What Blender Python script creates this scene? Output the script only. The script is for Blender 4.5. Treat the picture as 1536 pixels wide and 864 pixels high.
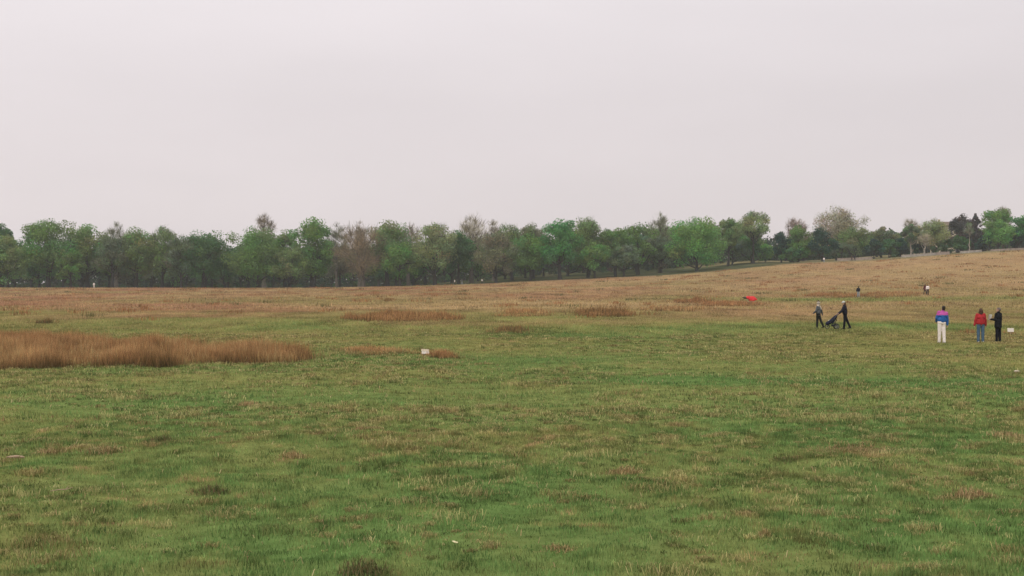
import bpy, math, random
import numpy as np
from mathutils import Vector, Matrix

for o in list(bpy.data.objects):
    bpy.data.objects.remove(o)
S = bpy.context.scene
COL = S.collection

# ------------------------------------------------------------------ camera
F = 2110.0                      # focal length in pixels of the 1536 px wide photograph
HOR = 422.0                     # horizon row in the photograph
EYE = 3.0
cam = bpy.data.cameras.new('camera')
cam.sensor_width = 36.0
cam.lens = 36.0 * F / 1536.0
cam.clip_start = 0.1
cam.clip_end = 6000
camo = bpy.data.objects.new('camera', cam)
camo.location = (0, 0, EYE)
camo.rotation_euler = (math.radians(90) - math.atan((432 - HOR) / F), 0, 0)
COL.objects.link(camo)
S.camera = camo

# ------------------------------------------------------------------ sky, sun, exposure
SUN_EL, SUN_AZ = 58.0, 200.0     # azimuth clockwise from +Y: behind the camera, to its left
W = bpy.data.worlds.new('World')
S.world = W
W.use_nodes = True
nt = W.node_tree
for n in list(nt.nodes):
    nt.nodes.remove(n)
wo = nt.nodes.new('ShaderNodeOutputWorld')
bg = nt.nodes.new('ShaderNodeBackground')
bg.inputs['Strength'].default_value = 0.10
sky = nt.nodes.new('ShaderNodeTexSky')
sky.sky_type = 'NISHITA'
sky.sun_disc = False
sky.sun_elevation = math.radians(SUN_EL)
sky.sun_rotation = math.radians(SUN_AZ)
tc = nt.nodes.new('ShaderNodeTexCoord')
mp = nt.nodes.new('ShaderNodeMapping')
mp.inputs['Scale'].default_value = (1.6, 1.6, 6.0)
nz = nt.nodes.new('ShaderNodeTexNoise')
nz.inputs['Scale'].default_value = 2.6
nz.inputs['Detail'].default_value = 5
nz.inputs['Roughness'].default_value = 0.5
cr = nt.nodes.new('ShaderNodeValToRGB')
cr.color_ramp.elements[0].position = 0.30
cr.color_ramp.elements[0].color = (0.650, 0.650, 0.650, 1)
cr.color_ramp.elements[1].position = 0.72
cr.color_ramp.elements[1].color = (0.688, 0.688, 0.688, 1)
# height above the horizon: cloud a little thinner and brighter higher up
sep = nt.nodes.new('ShaderNodeSeparateXYZ')
hr = nt.nodes.new('ShaderNodeValToRGB')
hr.color_ramp.elements[0].position = 0.0
hr.color_ramp.elements[0].color = (11.0, 9.75, 9.9, 1)
hr.color_ramp.elements[1].position = 0.21
hr.color_ramp.elements[1].color = (12.1, 11.2, 11.35, 1)
e = hr.color_ramp.elements.new(0.07)
e.color = (10.7, 9.65, 9.75, 1)
e = hr.color_ramp.elements.new(0.13)
e.color = (10.8, 9.85, 9.95, 1)
mul = nt.nodes.new('ShaderNodeMixRGB')
mul.blend_type = 'MULTIPLY'
mul.inputs[0].default_value = 1.0
mix = nt.nodes.new('ShaderNodeMixRGB')
mix.inputs[0].default_value = 0.94           # overcast: nearly closed cloud over the blue
L = nt.links.new
L(tc.outputs['Generated'], mp.inputs['Vector'])
L(mp.outputs['Vector'], nz.inputs['Vector'])
L(nz.outputs['Fac'], cr.inputs[0])
L(tc.outputs['Generated'], sep.inputs[0])
L(sep.outputs['Z'], hr.inputs[0])
L(hr.outputs[0], mul.inputs[1])
L(cr.outputs[0], mul.inputs[2])
L(sky.outputs[0], mix.inputs[1])
sx_ = nt.nodes.new('ShaderNodeMath')           # the cloud is a little brighter towards the left
sx_.operation = 'MULTIPLY_ADD'
sx_.inputs[1].default_value = -0.14
sx_.inputs[2].default_value = 1.0
mu2 = nt.nodes.new('ShaderNodeMixRGB')
mu2.blend_type = 'MULTIPLY'
mu2.inputs[0].default_value = 1.0
L(sep.outputs['X'], sx_.inputs[0])
L(mul.outputs[0], mu2.inputs[1])
L(sx_.outputs[0], mu2.inputs[2])
L(mu2.outputs[0], mix.inputs[2])
L(mix.outputs[0], bg.inputs['Color'])
L(bg.outputs[0], wo.inputs['Surface'])

sun = bpy.data.lights.new('sun', 'SUN')
sun.energy = 1.3
sun.angle = math.radians(14)
sun.color = (1.0, 0.95, 0.88)
suno = bpy.data.objects.new('sun', sun)
az, el = math.radians(SUN_AZ), math.radians(SUN_EL)
sdir = Vector((math.sin(az) * math.cos(el), math.cos(az) * math.cos(el), math.sin(el)))
suno.rotation_euler = sdir.to_track_quat('Z', 'Y').to_euler()
suno.location = (0, -40, 120)
COL.objects.link(suno)

S.view_settings.view_transform = 'Standard'
S.view_settings.look = 'None'
S.view_settings.exposure = 0.14
S.view_settings.gamma = 1.0
S.view_settings.use_curve_mapping = False
S.render.engine = 'CYCLES'
S.cycles.filter_width = 1.5
S.cycles.max_bounces = 5
S.cycles.diffuse_bounces = 3
S.cycles.transmission_bounces = 3
S.cycles.volume_bounces = 1
S.cycles.use_denoising = True

rng = np.random.default_rng(7)
random.seed(7)


# ------------------------------------------------------------------ noise and terrain
def _hash(ix, iy, seed):
    h = (ix.astype(np.int64) * 374761393 + iy.astype(np.int64) * 668265263 + seed * 1442695041) & 0xffffffff
    h = ((h ^ (h >> 13)) * 1274126177) & 0xffffffff
    h = ((h ^ (h >> 16)) * 2246822519) & 0xffffffff
    return ((h ^ (h >> 15)) & 0xffffff) / float(0xffffff)


def vn(x, y, seed=0):
    ix, iy = np.floor(x), np.floor(y)
    fx, fy = x - ix, y - iy
    fx, fy = fx * fx * (3 - 2 * fx), fy * fy * (3 - 2 * fy)
    a, b = _hash(ix, iy, seed), _hash(ix + 1, iy, seed)
    c, d = _hash(ix, iy + 1, seed), _hash(ix + 1, iy + 1, seed)
    return (a * (1 - fx) + b * fx) * (1 - fy) + (c * (1 - fx) + d * fx) * fy


def fbm(x, y, seed=0, oct=3):
    s, a, t = 0, 1, 0
    for k in range(oct):
        s = s + a * vn(x * 2 ** k + 17.3 * k, y * 2 ** k + 9.1 * k, seed + k)
        t += a
        a *= .5
    return s / t


def sst(a, b, v):
    t = np.clip((v - a) / (b - a), 0, 1)
    return t * t * (3 - 2 * t)


_xs = np.linspace(-2000, 2000, 4001)
_e = np.interp(_xs, [-2000, -55, -33, -13, 6, 46, 66, 78, 116, 153, 200, 300, 2000],
               [1.0, 1.0, 1.4, 2.0, 3.0, 4.7, 6.4, 7.8, 9.8, 12.4, 14.5, 16.5, 17])
_k = np.exp(-np.linspace(-2.5, 2.5, 31) ** 2)
_e = np.convolve(np.pad(_e, 15, mode='edge'), _k / _k.sum(), mode='valid')
CREST = 430.0


def Hz(x, y):
    x, y = np.asarray(x, float), np.asarray(y, float)
    r = np.hypot(x, y)
    s = np.clip((y - 90) / (CREST - 90), 0, 1) ** 2
    z = np.interp(x, _xs, _e) * s
    t = np.clip(y - CREST, 0, 110)
    z = z + t * np.interp(x, [-2000, -70, -40, 0, 80, 110, 2000], [-.012, -.012, 0., .028, .030, .012, .010])
    fade = np.clip(1 - (r - 60) / 60, 0, 1)
    z = z + fade * (0.13 * (fbm(x / 1.5, y / 1.5, 3, 2) - .5) + 0.05 * (vn(x / .55, y / .6, 6) - .5) + 0.10 * (vn(x / 4.2, y / 4.2, 5) - .5))
    z = z + np.clip((r - 60) / 60, 0, 1) * np.clip((500 - r) / 100, 0, 1) * .35 * (fbm(x / 22, y / 22, 11, 2) - .5)
    return z


_ys = np.concatenate([np.arange(4, 140, .05), np.arange(140, 1200, .25)])


def ground(px, py, dmin=4):
    """the place on the ground that the photograph shows at this pixel"""
    x = (px - 768) / F * _ys
    zr = EYE + (HOR - py) / F * _ys
    hit = np.where((Hz(x, _ys) >= zr) & (_ys > dmin))[0]
    y = _ys[hit[0]] if len(hit) else 430.0
    x = (px - 768) / F * y
    return Vector((x, y, float(Hz(x, y))))


def on(x, y, dz=0):
    return Vector((x, y, float(Hz(x, y)) + dz))


# ------------------------------------------------------------------ helpers
def tag(o, label=None, cat=None, group=None, kind=None):
    if label: o['label'] = label
    if cat: o['category'] = cat
    if group: o['group'] = group
    if kind: o['kind'] = kind
    return o


def empty(name, loc, rz=0):
    o = bpy.data.objects.new(name, None)
    o.location = loc
    o.rotation_euler = (0, 0, rz)
    o.empty_display_size = .3
    COL.objects.link(o)
    return o


def copy_tree(o, parent=None):
    c = o.copy()
    COL.objects.link(c)
    if parent: c.parent = parent
    for ch in list(o.children):
        copy_tree(ch, c)
    return c


def np_mesh(name, V, tri, tint=None):
    """mesh from numpy triangles or quads; tint is a per-vertex base colour"""
    m = bpy.data.meshes.new(name)
    V = np.ascontiguousarray(V, np.float32)
    tri = np.ascontiguousarray(tri, np.int32)
    k = tri.shape[1]
    m.vertices.add(len(V))
    m.vertices.foreach_set('co', V.ravel())
    m.loops.add(tri.size)
    m.loops.foreach_set('vertex_index', tri.ravel())
    m.polygons.add(len(tri))
    m.polygons.foreach_set('loop_start', np.arange(0, tri.size, k, dtype=np.int32))
    m.polygons.foreach_set('loop_total', np.full(len(tri), k, np.int32))
    m.update(calc_edges=True)
    if tint is not None:
        a = m.attributes.new('tint', 'FLOAT_COLOR', 'POINT')
        c = np.ones((len(V), 4), np.float32)
        c[:, :3] = tint
        a.data.foreach_set('color', c.ravel())
    return m


def link(name, mesh, mats=(), parent=None, smooth=False):
    o = bpy.data.objects.new(name, mesh)
    for m in (mats if isinstance(mats, (list, tuple)) else [mats]):
        mesh.materials.append(m)
    if smooth:
        mesh.polygons.foreach_set('use_smooth', np.ones(len(mesh.polygons), bool))
    COL.objects.link(o)
    if parent: o.parent = parent
    return o


class MB:
    """collects simple solids into one mesh"""

    def __init__(s):
        s.v, s.f, s.n = [], [], 0

    def add(s, V, Fs):
        V = np.asarray(V, float)
        s.v.append(V)
        s.f += [tuple(int(i) + s.n for i in f) for f in Fs]
        s.n += len(V)
        return s

    def box(s, c, d, M=None):
        c, d = np.array(c, float), np.array(d, float) / 2
        V = np.array([[x, y, z] for x in (-1, 1) for y in (-1, 1) for z in (-1, 1)]) * d
        if M is not None: V = V @ np.array(M).T
        return s.add(V + c, [(0, 1, 3, 2), (4, 6, 7, 5), (0, 4, 5, 1), (2, 3, 7, 6), (0, 2, 6, 4), (1, 5, 7, 3)])

    def cap(s, A, B, ra, rb=None, seg=10, q=3):
        """rounded cone between two joints"""
        rb = ra if rb is None else rb
        A, B = np.array(A, float), np.array(B, float)
        d = B - A
        l = np.linalg.norm(d)
        d = d / l if l > 1e-6 else np.array([0, 0, 1.])
        u = np.cross(d, [1, 0, 0] if abs(d[0]) < .8 else [0, 1, 0])
        u /= np.linalg.norm(u)
        w = np.cross(d, u)
        rings = [(A, -math.sin(t) * ra, math.cos(t) * ra) for t in np.linspace(math.pi / 2, 0, q + 1)]
        rings += [(B, math.sin(t) * rb, math.cos(t) * rb) for t in np.linspace(0, math.pi / 2, q + 1)]
        V = []
        an = np.linspace(0, 2 * math.pi, seg, endpoint=False)
        for c, off, r in rings:
            r = max(r, 1e-4)
            for a in an:
                V.append(c + d * off + r * (math.cos(a) * u + math.sin(a) * w))
        Fs = []
        for i in range(len(rings) - 1):
            for j in range(seg):
                Fs.append((i * seg + j, i * seg + (j + 1) % seg, (i + 1) * seg + (j + 1) % seg, (i + 1) * seg + j))
        Fs.append(tuple(range(seg))[::-1])
        Fs.append(tuple(range((len(rings) - 1) * seg, len(rings) * seg)))
        return s.add(V, Fs)

    def ell(s, c, r, seg=16, rn=10, M=None):
        V = []
        for i in range(rn + 1):
            t = math.pi * i / rn
            rr = max(math.sin(t), .003)
            for j in range(seg):
                a = 2 * math.pi * j / seg
                V.append((rr * math.cos(a) * r[0], rr * math.sin(a) * r[1], -math.cos(t) * r[2]))
        V = np.array(V)
        if M is not None: V = V @ np.array(M).T
        Fs = [(i * seg + j, i * seg + (j + 1) % seg, (i + 1) * seg + (j + 1) % seg, (i + 1) * seg + j)
              for i in range(rn) for j in range(seg)]
        Fs += [tuple(range(seg))[::-1], tuple(range(rn * seg, rn * seg + seg))]
        return s.add(V + np.array(c, float), Fs)

    def tube(s, P, R, seg=6):
        P = np.array(P, float)
        V, Fs = [], []
        an = np.linspace(0, 2 * math.pi, seg, endpoint=False)
        for i, p in enumerate(P):
            d = P[min(i + 1, len(P) - 1)] - P[max(i - 1, 0)]
            d /= max(np.linalg.norm(d), 1e-6)
            u = np.cross(d, [1, 0, 0] if abs(d[0]) < .8 else [0, 1, 0])
            u /= np.linalg.norm(u)
            w = np.cross(d, u)
            r = R[i] if hasattr(R, '__len__') else R
            for a in an:
                V.append(p + r * (math.cos(a) * u + math.sin(a) * w))
        for i in range(len(P) - 1):
            for j in range(seg):
                Fs.append((i * seg + j, i * seg + (j + 1) % seg, (i + 1) * seg + (j + 1) % seg, (i + 1) * seg + j))
        Fs.append(tuple(range(seg))[::-1])
        Fs.append(tuple(range((len(P) - 1) * seg, len(P) * seg)))
        return s.add(V, Fs)

    def ring(s, c, R, r, axis=0, seg=24, sub=8):
        V, Fs = [], []
        for i in range(seg):
            a = 2 * math.pi * i / seg
            for j in range(sub):
                b = 2 * math.pi * j / sub
                q = [r * math.sin(b), (R + r * math.cos(b)) * math.cos(a), (R + r * math.cos(b)) * math.sin(a)]
                if axis == 1: q = [q[1], q[0], q[2]]
                V.append(q)
        for i in range(seg):
            for j in range(sub):
                Fs.append((i * sub + j, ((i + 1) % seg) * sub + j, ((i + 1) % seg) * sub + (j + 1) % sub, i * sub + (j + 1) % sub))
        return s.add(np.array(V) + np.array(c, float), Fs)

    def mesh(s, name):
        m = bpy.data.meshes.new(name)
        m.from_pydata(np.concatenate(s.v).tolist(), [], s.f)
        m.update()
        return m

    def build(s, name, mats, parent=None, smooth=False):
        return link(name, s.mesh(name), mats, parent, smooth)

    def fuse(s, name, voxel, wrinkle=0., wscale=6., smooth_it=2, seed=0):
        """one continuous surface round all the pieces"""
        ob = bpy.data.objects.new('tmp', s.mesh('tmp'))
        COL.objects.link(ob)
        r = ob.modifiers.new('r', 'REMESH')
        r.mode = 'VOXEL'
        r.voxel_size = voxel
        if smooth_it:
            sm = ob.modifiers.new('s', 'SMOOTH')
            sm.factor = .5
            sm.iterations = smooth_it
        dg = bpy.context.evaluated_depsgraph_get()
        m = bpy.data.meshes.new_from_object(ob.evaluated_get(dg))
        m.name = name
        old = ob.data
        bpy.data.objects.remove(ob)
        bpy.data.meshes.remove(old)
        if wrinkle:
            n = len(m.vertices)
            co = np.empty(n * 3, np.float32)
            no = np.empty(n * 3, np.float32)
            m.vertices.foreach_get('co', co)
            m.vertices.foreach_get('normal', no)
            co, no = co.reshape(-1, 3), no.reshape(-1, 3)
            k = fbm(co[:, 0] * wscale + co[:, 1] * wscale * .7 + 50, co[:, 2] * wscale * 1.6 + co[:, 1] * wscale + 50, seed, 3) - .5
            co = co + no * (k * 2 * wrinkle)[:, None]
            m.vertices.foreach_set('co', co.ravel())
            m.update()
        m.polygons.foreach_set('use_smooth', np.ones(len(m.polygons), bool))
        return m


# ------------------------------------------------------------------ materials
def new_mat(name):
    m = bpy.data.materials.new(name)
    m.use_nodes = True
    t = m.node_tree
    for n in list(t.nodes):
        t.nodes.remove(n)
    out = t.nodes.new('ShaderNodeOutputMaterial')
    return m, t, out


def plain(name, col, rough=.8, var=.18, scale=9., bump=0., spec=.25):
    """a principled surface with procedural mottling"""
    m, t, out = new_mat(name)
    b = t.nodes.new('ShaderNodeBsdfPrincipled')
    b.inputs['Roughness'].default_value = rough
    b.inputs['Specular IOR Level'].default_value = spec
    g = t.nodes.new('ShaderNodeTexCoord')
    n = t.nodes.new('ShaderNodeTexNoise')
    n.inputs['Scale'].default_value = scale
    n.inputs['Detail'].default_value = 4
    r = t.nodes.new('ShaderNodeValToRGB')
    c = np.array(col)
    r.color_ramp.elements[0].position, r.color_ramp.elements[1].position = .3, .7
    r.color_ramp.elements[0].color = (*np.clip(c * (1 - var), 0, 1), 1)
    r.color_ramp.elements[1].color = (*np.clip(c * (1 + var), 0, 1), 1)
    t.links.new(g.outputs['Object'], n.inputs['Vector'])
    t.links.new(n.outputs['Fac'], r.inputs[0])
    t.links.new(r.outputs[0], b.inputs['Base Color'])
    if bump:
        bp = t.nodes.new('ShaderNodeBump')
        bp.inputs['Strength'].default_value = bump
        bp.inputs['Distance'].default_value = .02
        t.links.new(n.outputs['Fac'], bp.inputs['Height'])
        t.links.new(bp.outputs[0], b.inputs['Normal'])
    t.links.new(b.outputs[0], out.inputs[0])
    return m


def blade_mat(name, trans=.3, var=.18, scale=.9):
    """thin growing things: base colour from the tint attribute, mottled by noise, partly translucent"""
    m, t, out = new_mat(name)
    a = t.nodes.new('ShaderNodeAttribute')
    a.attribute_name = 'tint'
    g = t.nodes.new('ShaderNodeNewGeometry')
    n = t.nodes.new('ShaderNodeTexNoise')
    n.inputs['Scale'].default_value = scale
    n.inputs['Detail'].default_value = 3
    r = t.nodes.new('ShaderNodeValToRGB')
    r.color_ramp.elements[0].position, r.color_ramp.elements[1].position = .3, .7
    r.color_ramp.elements[0].color = (1 - var, 1 - var, 1 - var, 1)
    r.color_ramp.elements[1].color = (1 + var, 1 + var, 1 + var, 1)
    mx = t.nodes.new('ShaderNodeMixRGB')
    mx.blend_type = 'MULTIPLY'
    mx.inputs[0].default_value = 1
    d = t.nodes.new('ShaderNodeBsdfDiffuse')
    tr = t.nodes.new('ShaderNodeBsdfTranslucent')
    ms = t.nodes.new('ShaderNodeMixShader')
    ms.inputs[0].default_value = trans
    t.links.new(g.outputs['Position'], n.inputs['Vector'])
    t.links.new(n.outputs['Fac'], r.inputs[0])
    t.links.new(a.outputs['Color'], mx.inputs[1])
    t.links.new(r.outputs[0], mx.inputs[2])
    t.links.new(mx.outputs[0], d.inputs['Color'])
    t.links.new(mx.outputs[0], tr.inputs['Color'])
    t.links.new(d.outputs[0], ms.inputs[1])
    t.links.new(tr.outputs[0], ms.inputs[2])
    t.links.new(ms.outputs[0], out.inputs[0])
    return m


GRASS = blade_mat('grass_blades', .35)
LEAF = blade_mat('tree_leaves', .45, .16, .25)
TWIG = blade_mat('bare_twigs', .0, .15, .25)

# ------------------------------------------------------------------ what grows where
C_LUSH = np.array([.150, .252, .080])
C_OLIVE = np.array([.285, .288, .106])
C_TAN = np.array([.345, .278, .128])
C_STRAW = np.array([.470, .345, .185])
C_RED = np.array([.405, .235, .140])
C_FLOOR = np.array([.085, .105, .055])


def dryness(x, y, fine=True):
    r = np.hypot(x, y)
    d = np.interp(r, [0, 16, 22, 30, 45, 62, 80, 100, 125, 150, 200, 300, 430],
                  [.08, .10, .14, .20, .29, .38, .46, .54, .64, .74, .84, .92, 1.0])
    near = np.clip(1 - r / 260, 0, 1)
    d = d + (fbm(x / 7, y / 9, 21, 3) - .5) * .42 * (.4 + near)
    n2 = fbm(x / .38, y / .50, 25, 2)
    n3 = fbm(x / 1.1, y / 1.5, 29, 2)
    d = d + (n3 - .5) * .22 * near
    if fine:
        d = d + (n2 - .5) * .66 * near
        d = d + np.clip(n2 - .64, 0, 1) * 2.0 * near * sst(.46, .60, n3)
    d = d + (fbm(x / 30, y / 40, 28, 2) - .5) * (.30 + .30 * np.clip(r / 150, 0, 1))

    def strip(y0, y1, x0, x1, k, soft=3., sx=8.):
        w = (vn(x / 9, y / 9, 31) - .5) * soft
        return -k * sst(y0 - soft, y0 + soft, y + w) * (1 - sst(y1 - soft, y1 + soft, y + w)) \
            * sst(x0 - sx, x0 + sx, x) * (1 - sst(x1 - sx, x1 + sx, x))
    d = d + strip(85, 98, 2, 60, .24, 5)
    d = d + strip(40.5, 44.0, 3, 40, .26, 1.2, 4)
    d = d + strip(84, 112, -60, -11, .22, 5)
    d = d + strip(72, 82, -4, 8, .22, 3)
    d = d + strip(185, 210, 36, 110, .40, 8)
    d = d + strip(118, 132, 42, 70, .28, 4)
    d = d + strip(330, 340, -60, 60, .30, 4)
    d = d + strip(46, 50, -20, -6, .20, 1.5)
    return d


def field_colour(x, y, rnd=None, jit=.12, fine=True):
    d = dryness(x, y, fine)
    if rnd is not None: d = d + (rnd - .5) * 2 * jit
    d = np.clip(d, 0, 1)
    k = [0, .38, .70, 1.0]
    c = np.stack([np.interp(d, k, [C_LUSH[i], C_OLIVE[i], C_TAN[i], C_STRAW[i]]) for i in range(3)], -1)
    r = np.hypot(x, y)
    red = np.clip((fbm(x / 13, y / 30, 41, 3) - .42) * 3.2, 0, 1) * sst(.55, .85, d)
    red = red * np.interp(x / np.maximum(y, 1), [-.4, 0, .2, .4], [1, .75, .5, .35])
    c = c * (1 - red[..., None]) + C_RED * red[..., None]
    # a faint trodden line up the hill
    # woodland floor beyond the edge of the heath, with a paler ride on the right
    w = sst(CREST - 3, CREST + 4, y + (vn(x / 6, y / 6, 44) - .5) * 6)
    ride = sst(CREST + 42, CREST + 50, y) * (1 - sst(CREST + 70, CREST + 80, y)) * sst(55, 66, x) * .8
    hill = sst(84, 100, x) * .75
    lite = np.maximum(ride, hill) + .35 * sst(.55, .7, fbm(x / 12, y / 12, 47, 2))
    lite = np.clip(lite, 0, 1)[..., None]
    fl = C_FLOOR * (1 - lite) + np.array([.30, .27, .15]) * lite
    c = c * (1 - w[..., None]) + fl * w[..., None]
    return c


# ------------------------------------------------------------------ the ground: one sheet to the horizon
def make_ground():
    rad = [0.8]
    while rad[-1] < 1700:
        rad.append(rad[-1] * (1.016 if rad[-1] < 9 else 1.005 if rad[-1] < 40 else 1.008 if rad[-1] < 80 else 1.022) + .002)
    rad = np.array(rad)
    ang = np.concatenate([np.arange(-38, 38, .28), np.arange(38, 322, 2.5)])
    ang = np.radians(ang)
    R, A = np.meshgrid(rad, ang, indexing='ij')
    X, Y = (R * np.sin(A)).ravel(), (R * np.cos(A)).ravel()
    nr, na = len(rad), len(ang)
    i, j = np.meshgrid(np.arange(nr - 1), np.arange(na), indexing='ij')
    j2 = (j + 1) % na
    q = np.stack([i * na + j, i * na + j2, (i + 1) * na + j2, (i + 1) * na + j], -1).reshape(-1, 4)[:, ::-1]
    V = np.stack([X, Y, Hz(X, Y) - .018 * np.clip((110 - R.ravel()) / 20, 0, 1)], -1)     # soil level, under the turf
    c = field_colour(X, Y, None, 0, False)
    # close the middle
    V = np.vstack([V, [[0, 0, float(Hz(0, 0))]]])
    c = np.vstack([c, field_colour(np.array([0.]), np.array([0.]))])
    ctr = len(V) - 1
    m = np_mesh('ground', V, q, c)
    o = link('ground', m, [ground_mat()], None, True)
    bm = np.array([[ctr, (k + 1) % na, k] for k in range(na)])
    m2 = np_mesh('g2', V, np.concatenate([bm]), c)
    import bmesh
    b = bmesh.new()
    b.from_mesh(m)
    b.verts.ensure_lookup_table()
    for t in bm:
        b.faces.new([b.verts[int(k)] for k in t])
    b.normal_update()
    b.to_mesh(m)
    b.free()
    bpy.data.meshes.remove(m2)
    tag(o, kind='structure')
    return o


def ground_mat():
    m, t, out = new_mat('heath_ground')
    a = t.nodes.new('ShaderNodeAttribute')
    a.attribute_name = 'tint'
    g = t.nodes.new('ShaderNodeNewGeometry')
    n = t.nodes.new('ShaderNodeTexNoise')
    n.inputs['Scale'].default_value = 2.2
    n.inputs['Detail'].default_value = 6
    n.inputs['Roughness'].default_value = .7
    r = t.nodes.new('ShaderNodeValToRGB')
    r.color_ramp.elements[0].position, r.color_ramp.elements[1].position = .3, .75
    r.color_ramp.elements[0].color = (.50, .48, .42, 1)
    r.color_ramp.elements[1].color = (1.1, 1.05, 1.0, 1)
    mx = t.nodes.new('ShaderNodeMixRGB')
    mx.blend_type = 'MULTIPLY'
    mx.inputs[0].default_value = 1
    d = t.nodes.new('ShaderNodeBsdfDiffuse')
    bp = t.nodes.new('ShaderNodeBump')
    bp.inputs['Strength'].default_value = .6
    bp.inputs['Distance'].default_value = .05
    t.links.new(g.outputs['Position'], n.inputs['Vector'])
    t.links.new(n.outputs['Fac'], r.inputs[0])
    t.links.new(n.outputs['Fac'], bp.inputs['Height'])
    t.links.new(a.outputs['Color'], mx.inputs[1])
    t.links.new(r.outputs[0], mx.inputs[2])
    t.links.new(mx.outputs[0], d.inputs['Color'])
    t.links.new(bp.outputs[0], d.inputs['Normal'])
    t.links.new(d.outputs[0], out.inputs[0])
    return m


make_ground()


# ------------------------------------------------------------------ blades of grass
def blades(x, y, h, w, lean, tint, bent=True, z=None):
    n = len(x)
    a = rng.uniform(0, 2 * np.pi, n)
    b = rng.uniform(0, 2 * np.pi, n)
    z = Hz(x, y) if z is None else z
    P = np.stack([x, y, z - .01], -1)
    sd = np.stack([np.cos(a), np.sin(a), np.zeros(n)], -1) * (w / 2)[:, None]
    ld = np.stack([np.cos(b), np.sin(b), np.zeros(n)], -1) * (h * lean)[:, None]
    up = np.array([0, 0, 1.])
    tip = P + ld + up * (h * np.sqrt(np.clip(1 - lean ** 2, .05, 1)))[:, None]
    if not bent:
        V = np.stack([P - sd, P + sd, tip], 1).reshape(-1, 3)
        T = np.arange(3 * n).reshape(-1, 3)
        return V, T, np.repeat(tint, 3, 0)
    mid = P + ld * .3 + up * (h * .62)[:, None]
    V = np.stack([P - sd, P + sd, mid - sd * .8, mid + sd * .8, tip], 1).reshape(-1, 3)
    o = np.arange(n)[:, None] * 5
    T = np.concatenate([o + [0, 1, 3], o + [0, 3, 2], o + [2, 3, 4]], 0)
    return V, T, np.repeat(tint, 5, 0)


def joinb(parts):
    V, T, C, k = [], [], [], 0
    for v, t, c in parts:
        V.append(v); T.append(t + k); C.append(c); k += len(v)
    return np.concatenate(V), np.concatenate(T), np.concatenate(C)


def wedge(n, y0, y1, m=4.0, s=.46):
    """random points in the part of the field that can be seen, with a margin"""
    u = rng.uniform(0, 1, n)
    A = lambda y: s * y * y + 2 * m * y
    t = A(y0) + u * (A(y1) - A(y0))
    y = (-2 * m + np.sqrt(4 * m * m + 4 * s * t)) / (2 * s)
    x = rng.uniform(-1, 1, n) * (s * y + m)
    return x, y


def tone(c, n, s=.22):
    return np.clip(c * (1 + rng.normal(0, s, n))[:, None], .01, .9)


def sward(n, y0, y1, h0, w0, bent):
    x, y = wedge(n, y0, y1)
    k = fbm(x / 1.1, y / 1.1, 61, 2)
    keep = rng.uniform(0, 1, n) < .55 + .9 * k
    x, y, k = x[keep], y[keep], k[keep]
    n = len(x)
    k2 = vn(x / .42, y / .5, 64)
    k3 = vn(x / .17, y / .21, 65)
    h = h0 * (.55 + .9 * k3 ** 1.5) * (.25 + 1.0 * k ** 1.4 + .75 * k2 ** 3) * rng.uniform(.6, 1.35, n) + .006
    w = w0 * rng.uniform(.6, 1.4, n)
    c = field_colour(x, y, rng.uniform(0, 1, n))
    sp = fbm(x / .26, y / .34, 66, 3) if y1 < 80 else fbm(x / 2.2, y / 7, 66, 3)   # darker and paler kinds of grass, in small patches
    far = np.clip(y / 150, 0, 1)[:, None]
    c = c * (1 - far * .3) * np.clip(.20 + 1.65 * sp[:, None], .3, 1.7) + c * far * .3
    return blades(x, y, h, w, rng.uniform(.1, .75, n), tone(c, n, .22 if y1 < 80 else .13), bent)


def tussocks(n, y0, y1, size, per, dry, wmul, pal=((.46, .38, .18), (.36, .28, .13), (.52, .45, .21), (.22, .24, .09))):
    cx, cy = wedge(n * 3, y0, y1)
    m = fbm(cx / 5, cy / 6, 71, 2) > .47
    cx, cy = cx[m][:n], cy[m][:n]
    n = len(cx)
    sz = size * rng.lognormal(0, .45, n)
    per = per
    x = np.repeat(cx, per) + rng.normal(0, .5, n * per) * np.repeat(sz, per)
    y = np.repeat(cy, per) + rng.normal(0, .4, n * per) * np.repeat(sz, per)
    h = np.repeat(sz, per) * rng.uniform(.25, .70, n * per)
    w = .003 + .00034 * wmul * y
    base = np.array(pal)[rng.integers(0, 4, n)]
    c = np.repeat(base, per, 0) * .75 + field_colour(x, y) * .25
    return blades(x, y, np.clip(h, .02, .15), w, rng.uniform(.6, .97, n * per), tone(c, n * per, .25), True)


pn = [sward(430000, 9.5, 30, .066, .0075, True), sward(380000, 30, 76, .085, .019, False)]
V, T, C = joinb(pn)
o = link('meadow_grass', np_mesh('meadow_grass', V, T, C), GRASS)
tag(o, 'short tufted green grass covering the near field', 'grass', kind='stuff')
MIXP = ((.13, .17, .06), (.11, .14, .05), (.56, .49, .24), (.46, .42, .18), (.50, .40, .20), (.17, .16, .07))
V, T, C = joinb([tussocks(800, 11, 34, .15, 80, .8, 1), tussocks(2400, 30, 80, .19, 40, .8, 1),
                  tussocks(4200, 10.5, 34, .085, 18, .8, 1, MIXP), tussocks(9000, 30, 82, .11, 12, .8, 1.1, MIXP)])
o = link('dead_grass_tufts', np_mesh('dead_grass_tufts', V, T, C), GRASS)
tag(o, 'straw coloured dead grass tufts dotted through the green near field', 'dead grass', kind='stuff')
V, T, C = joinb([sward(260000, 76, 145, .15, .045, False), sward(330000, 145, 431, .26, .13, False)])
o = link('heath_grass', np_mesh('heath_grass', V, T, C), GRASS)
tag(o, 'dry tan and reddish heath grass running back to the wood', 'dry grass', kind='stuff')


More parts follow.
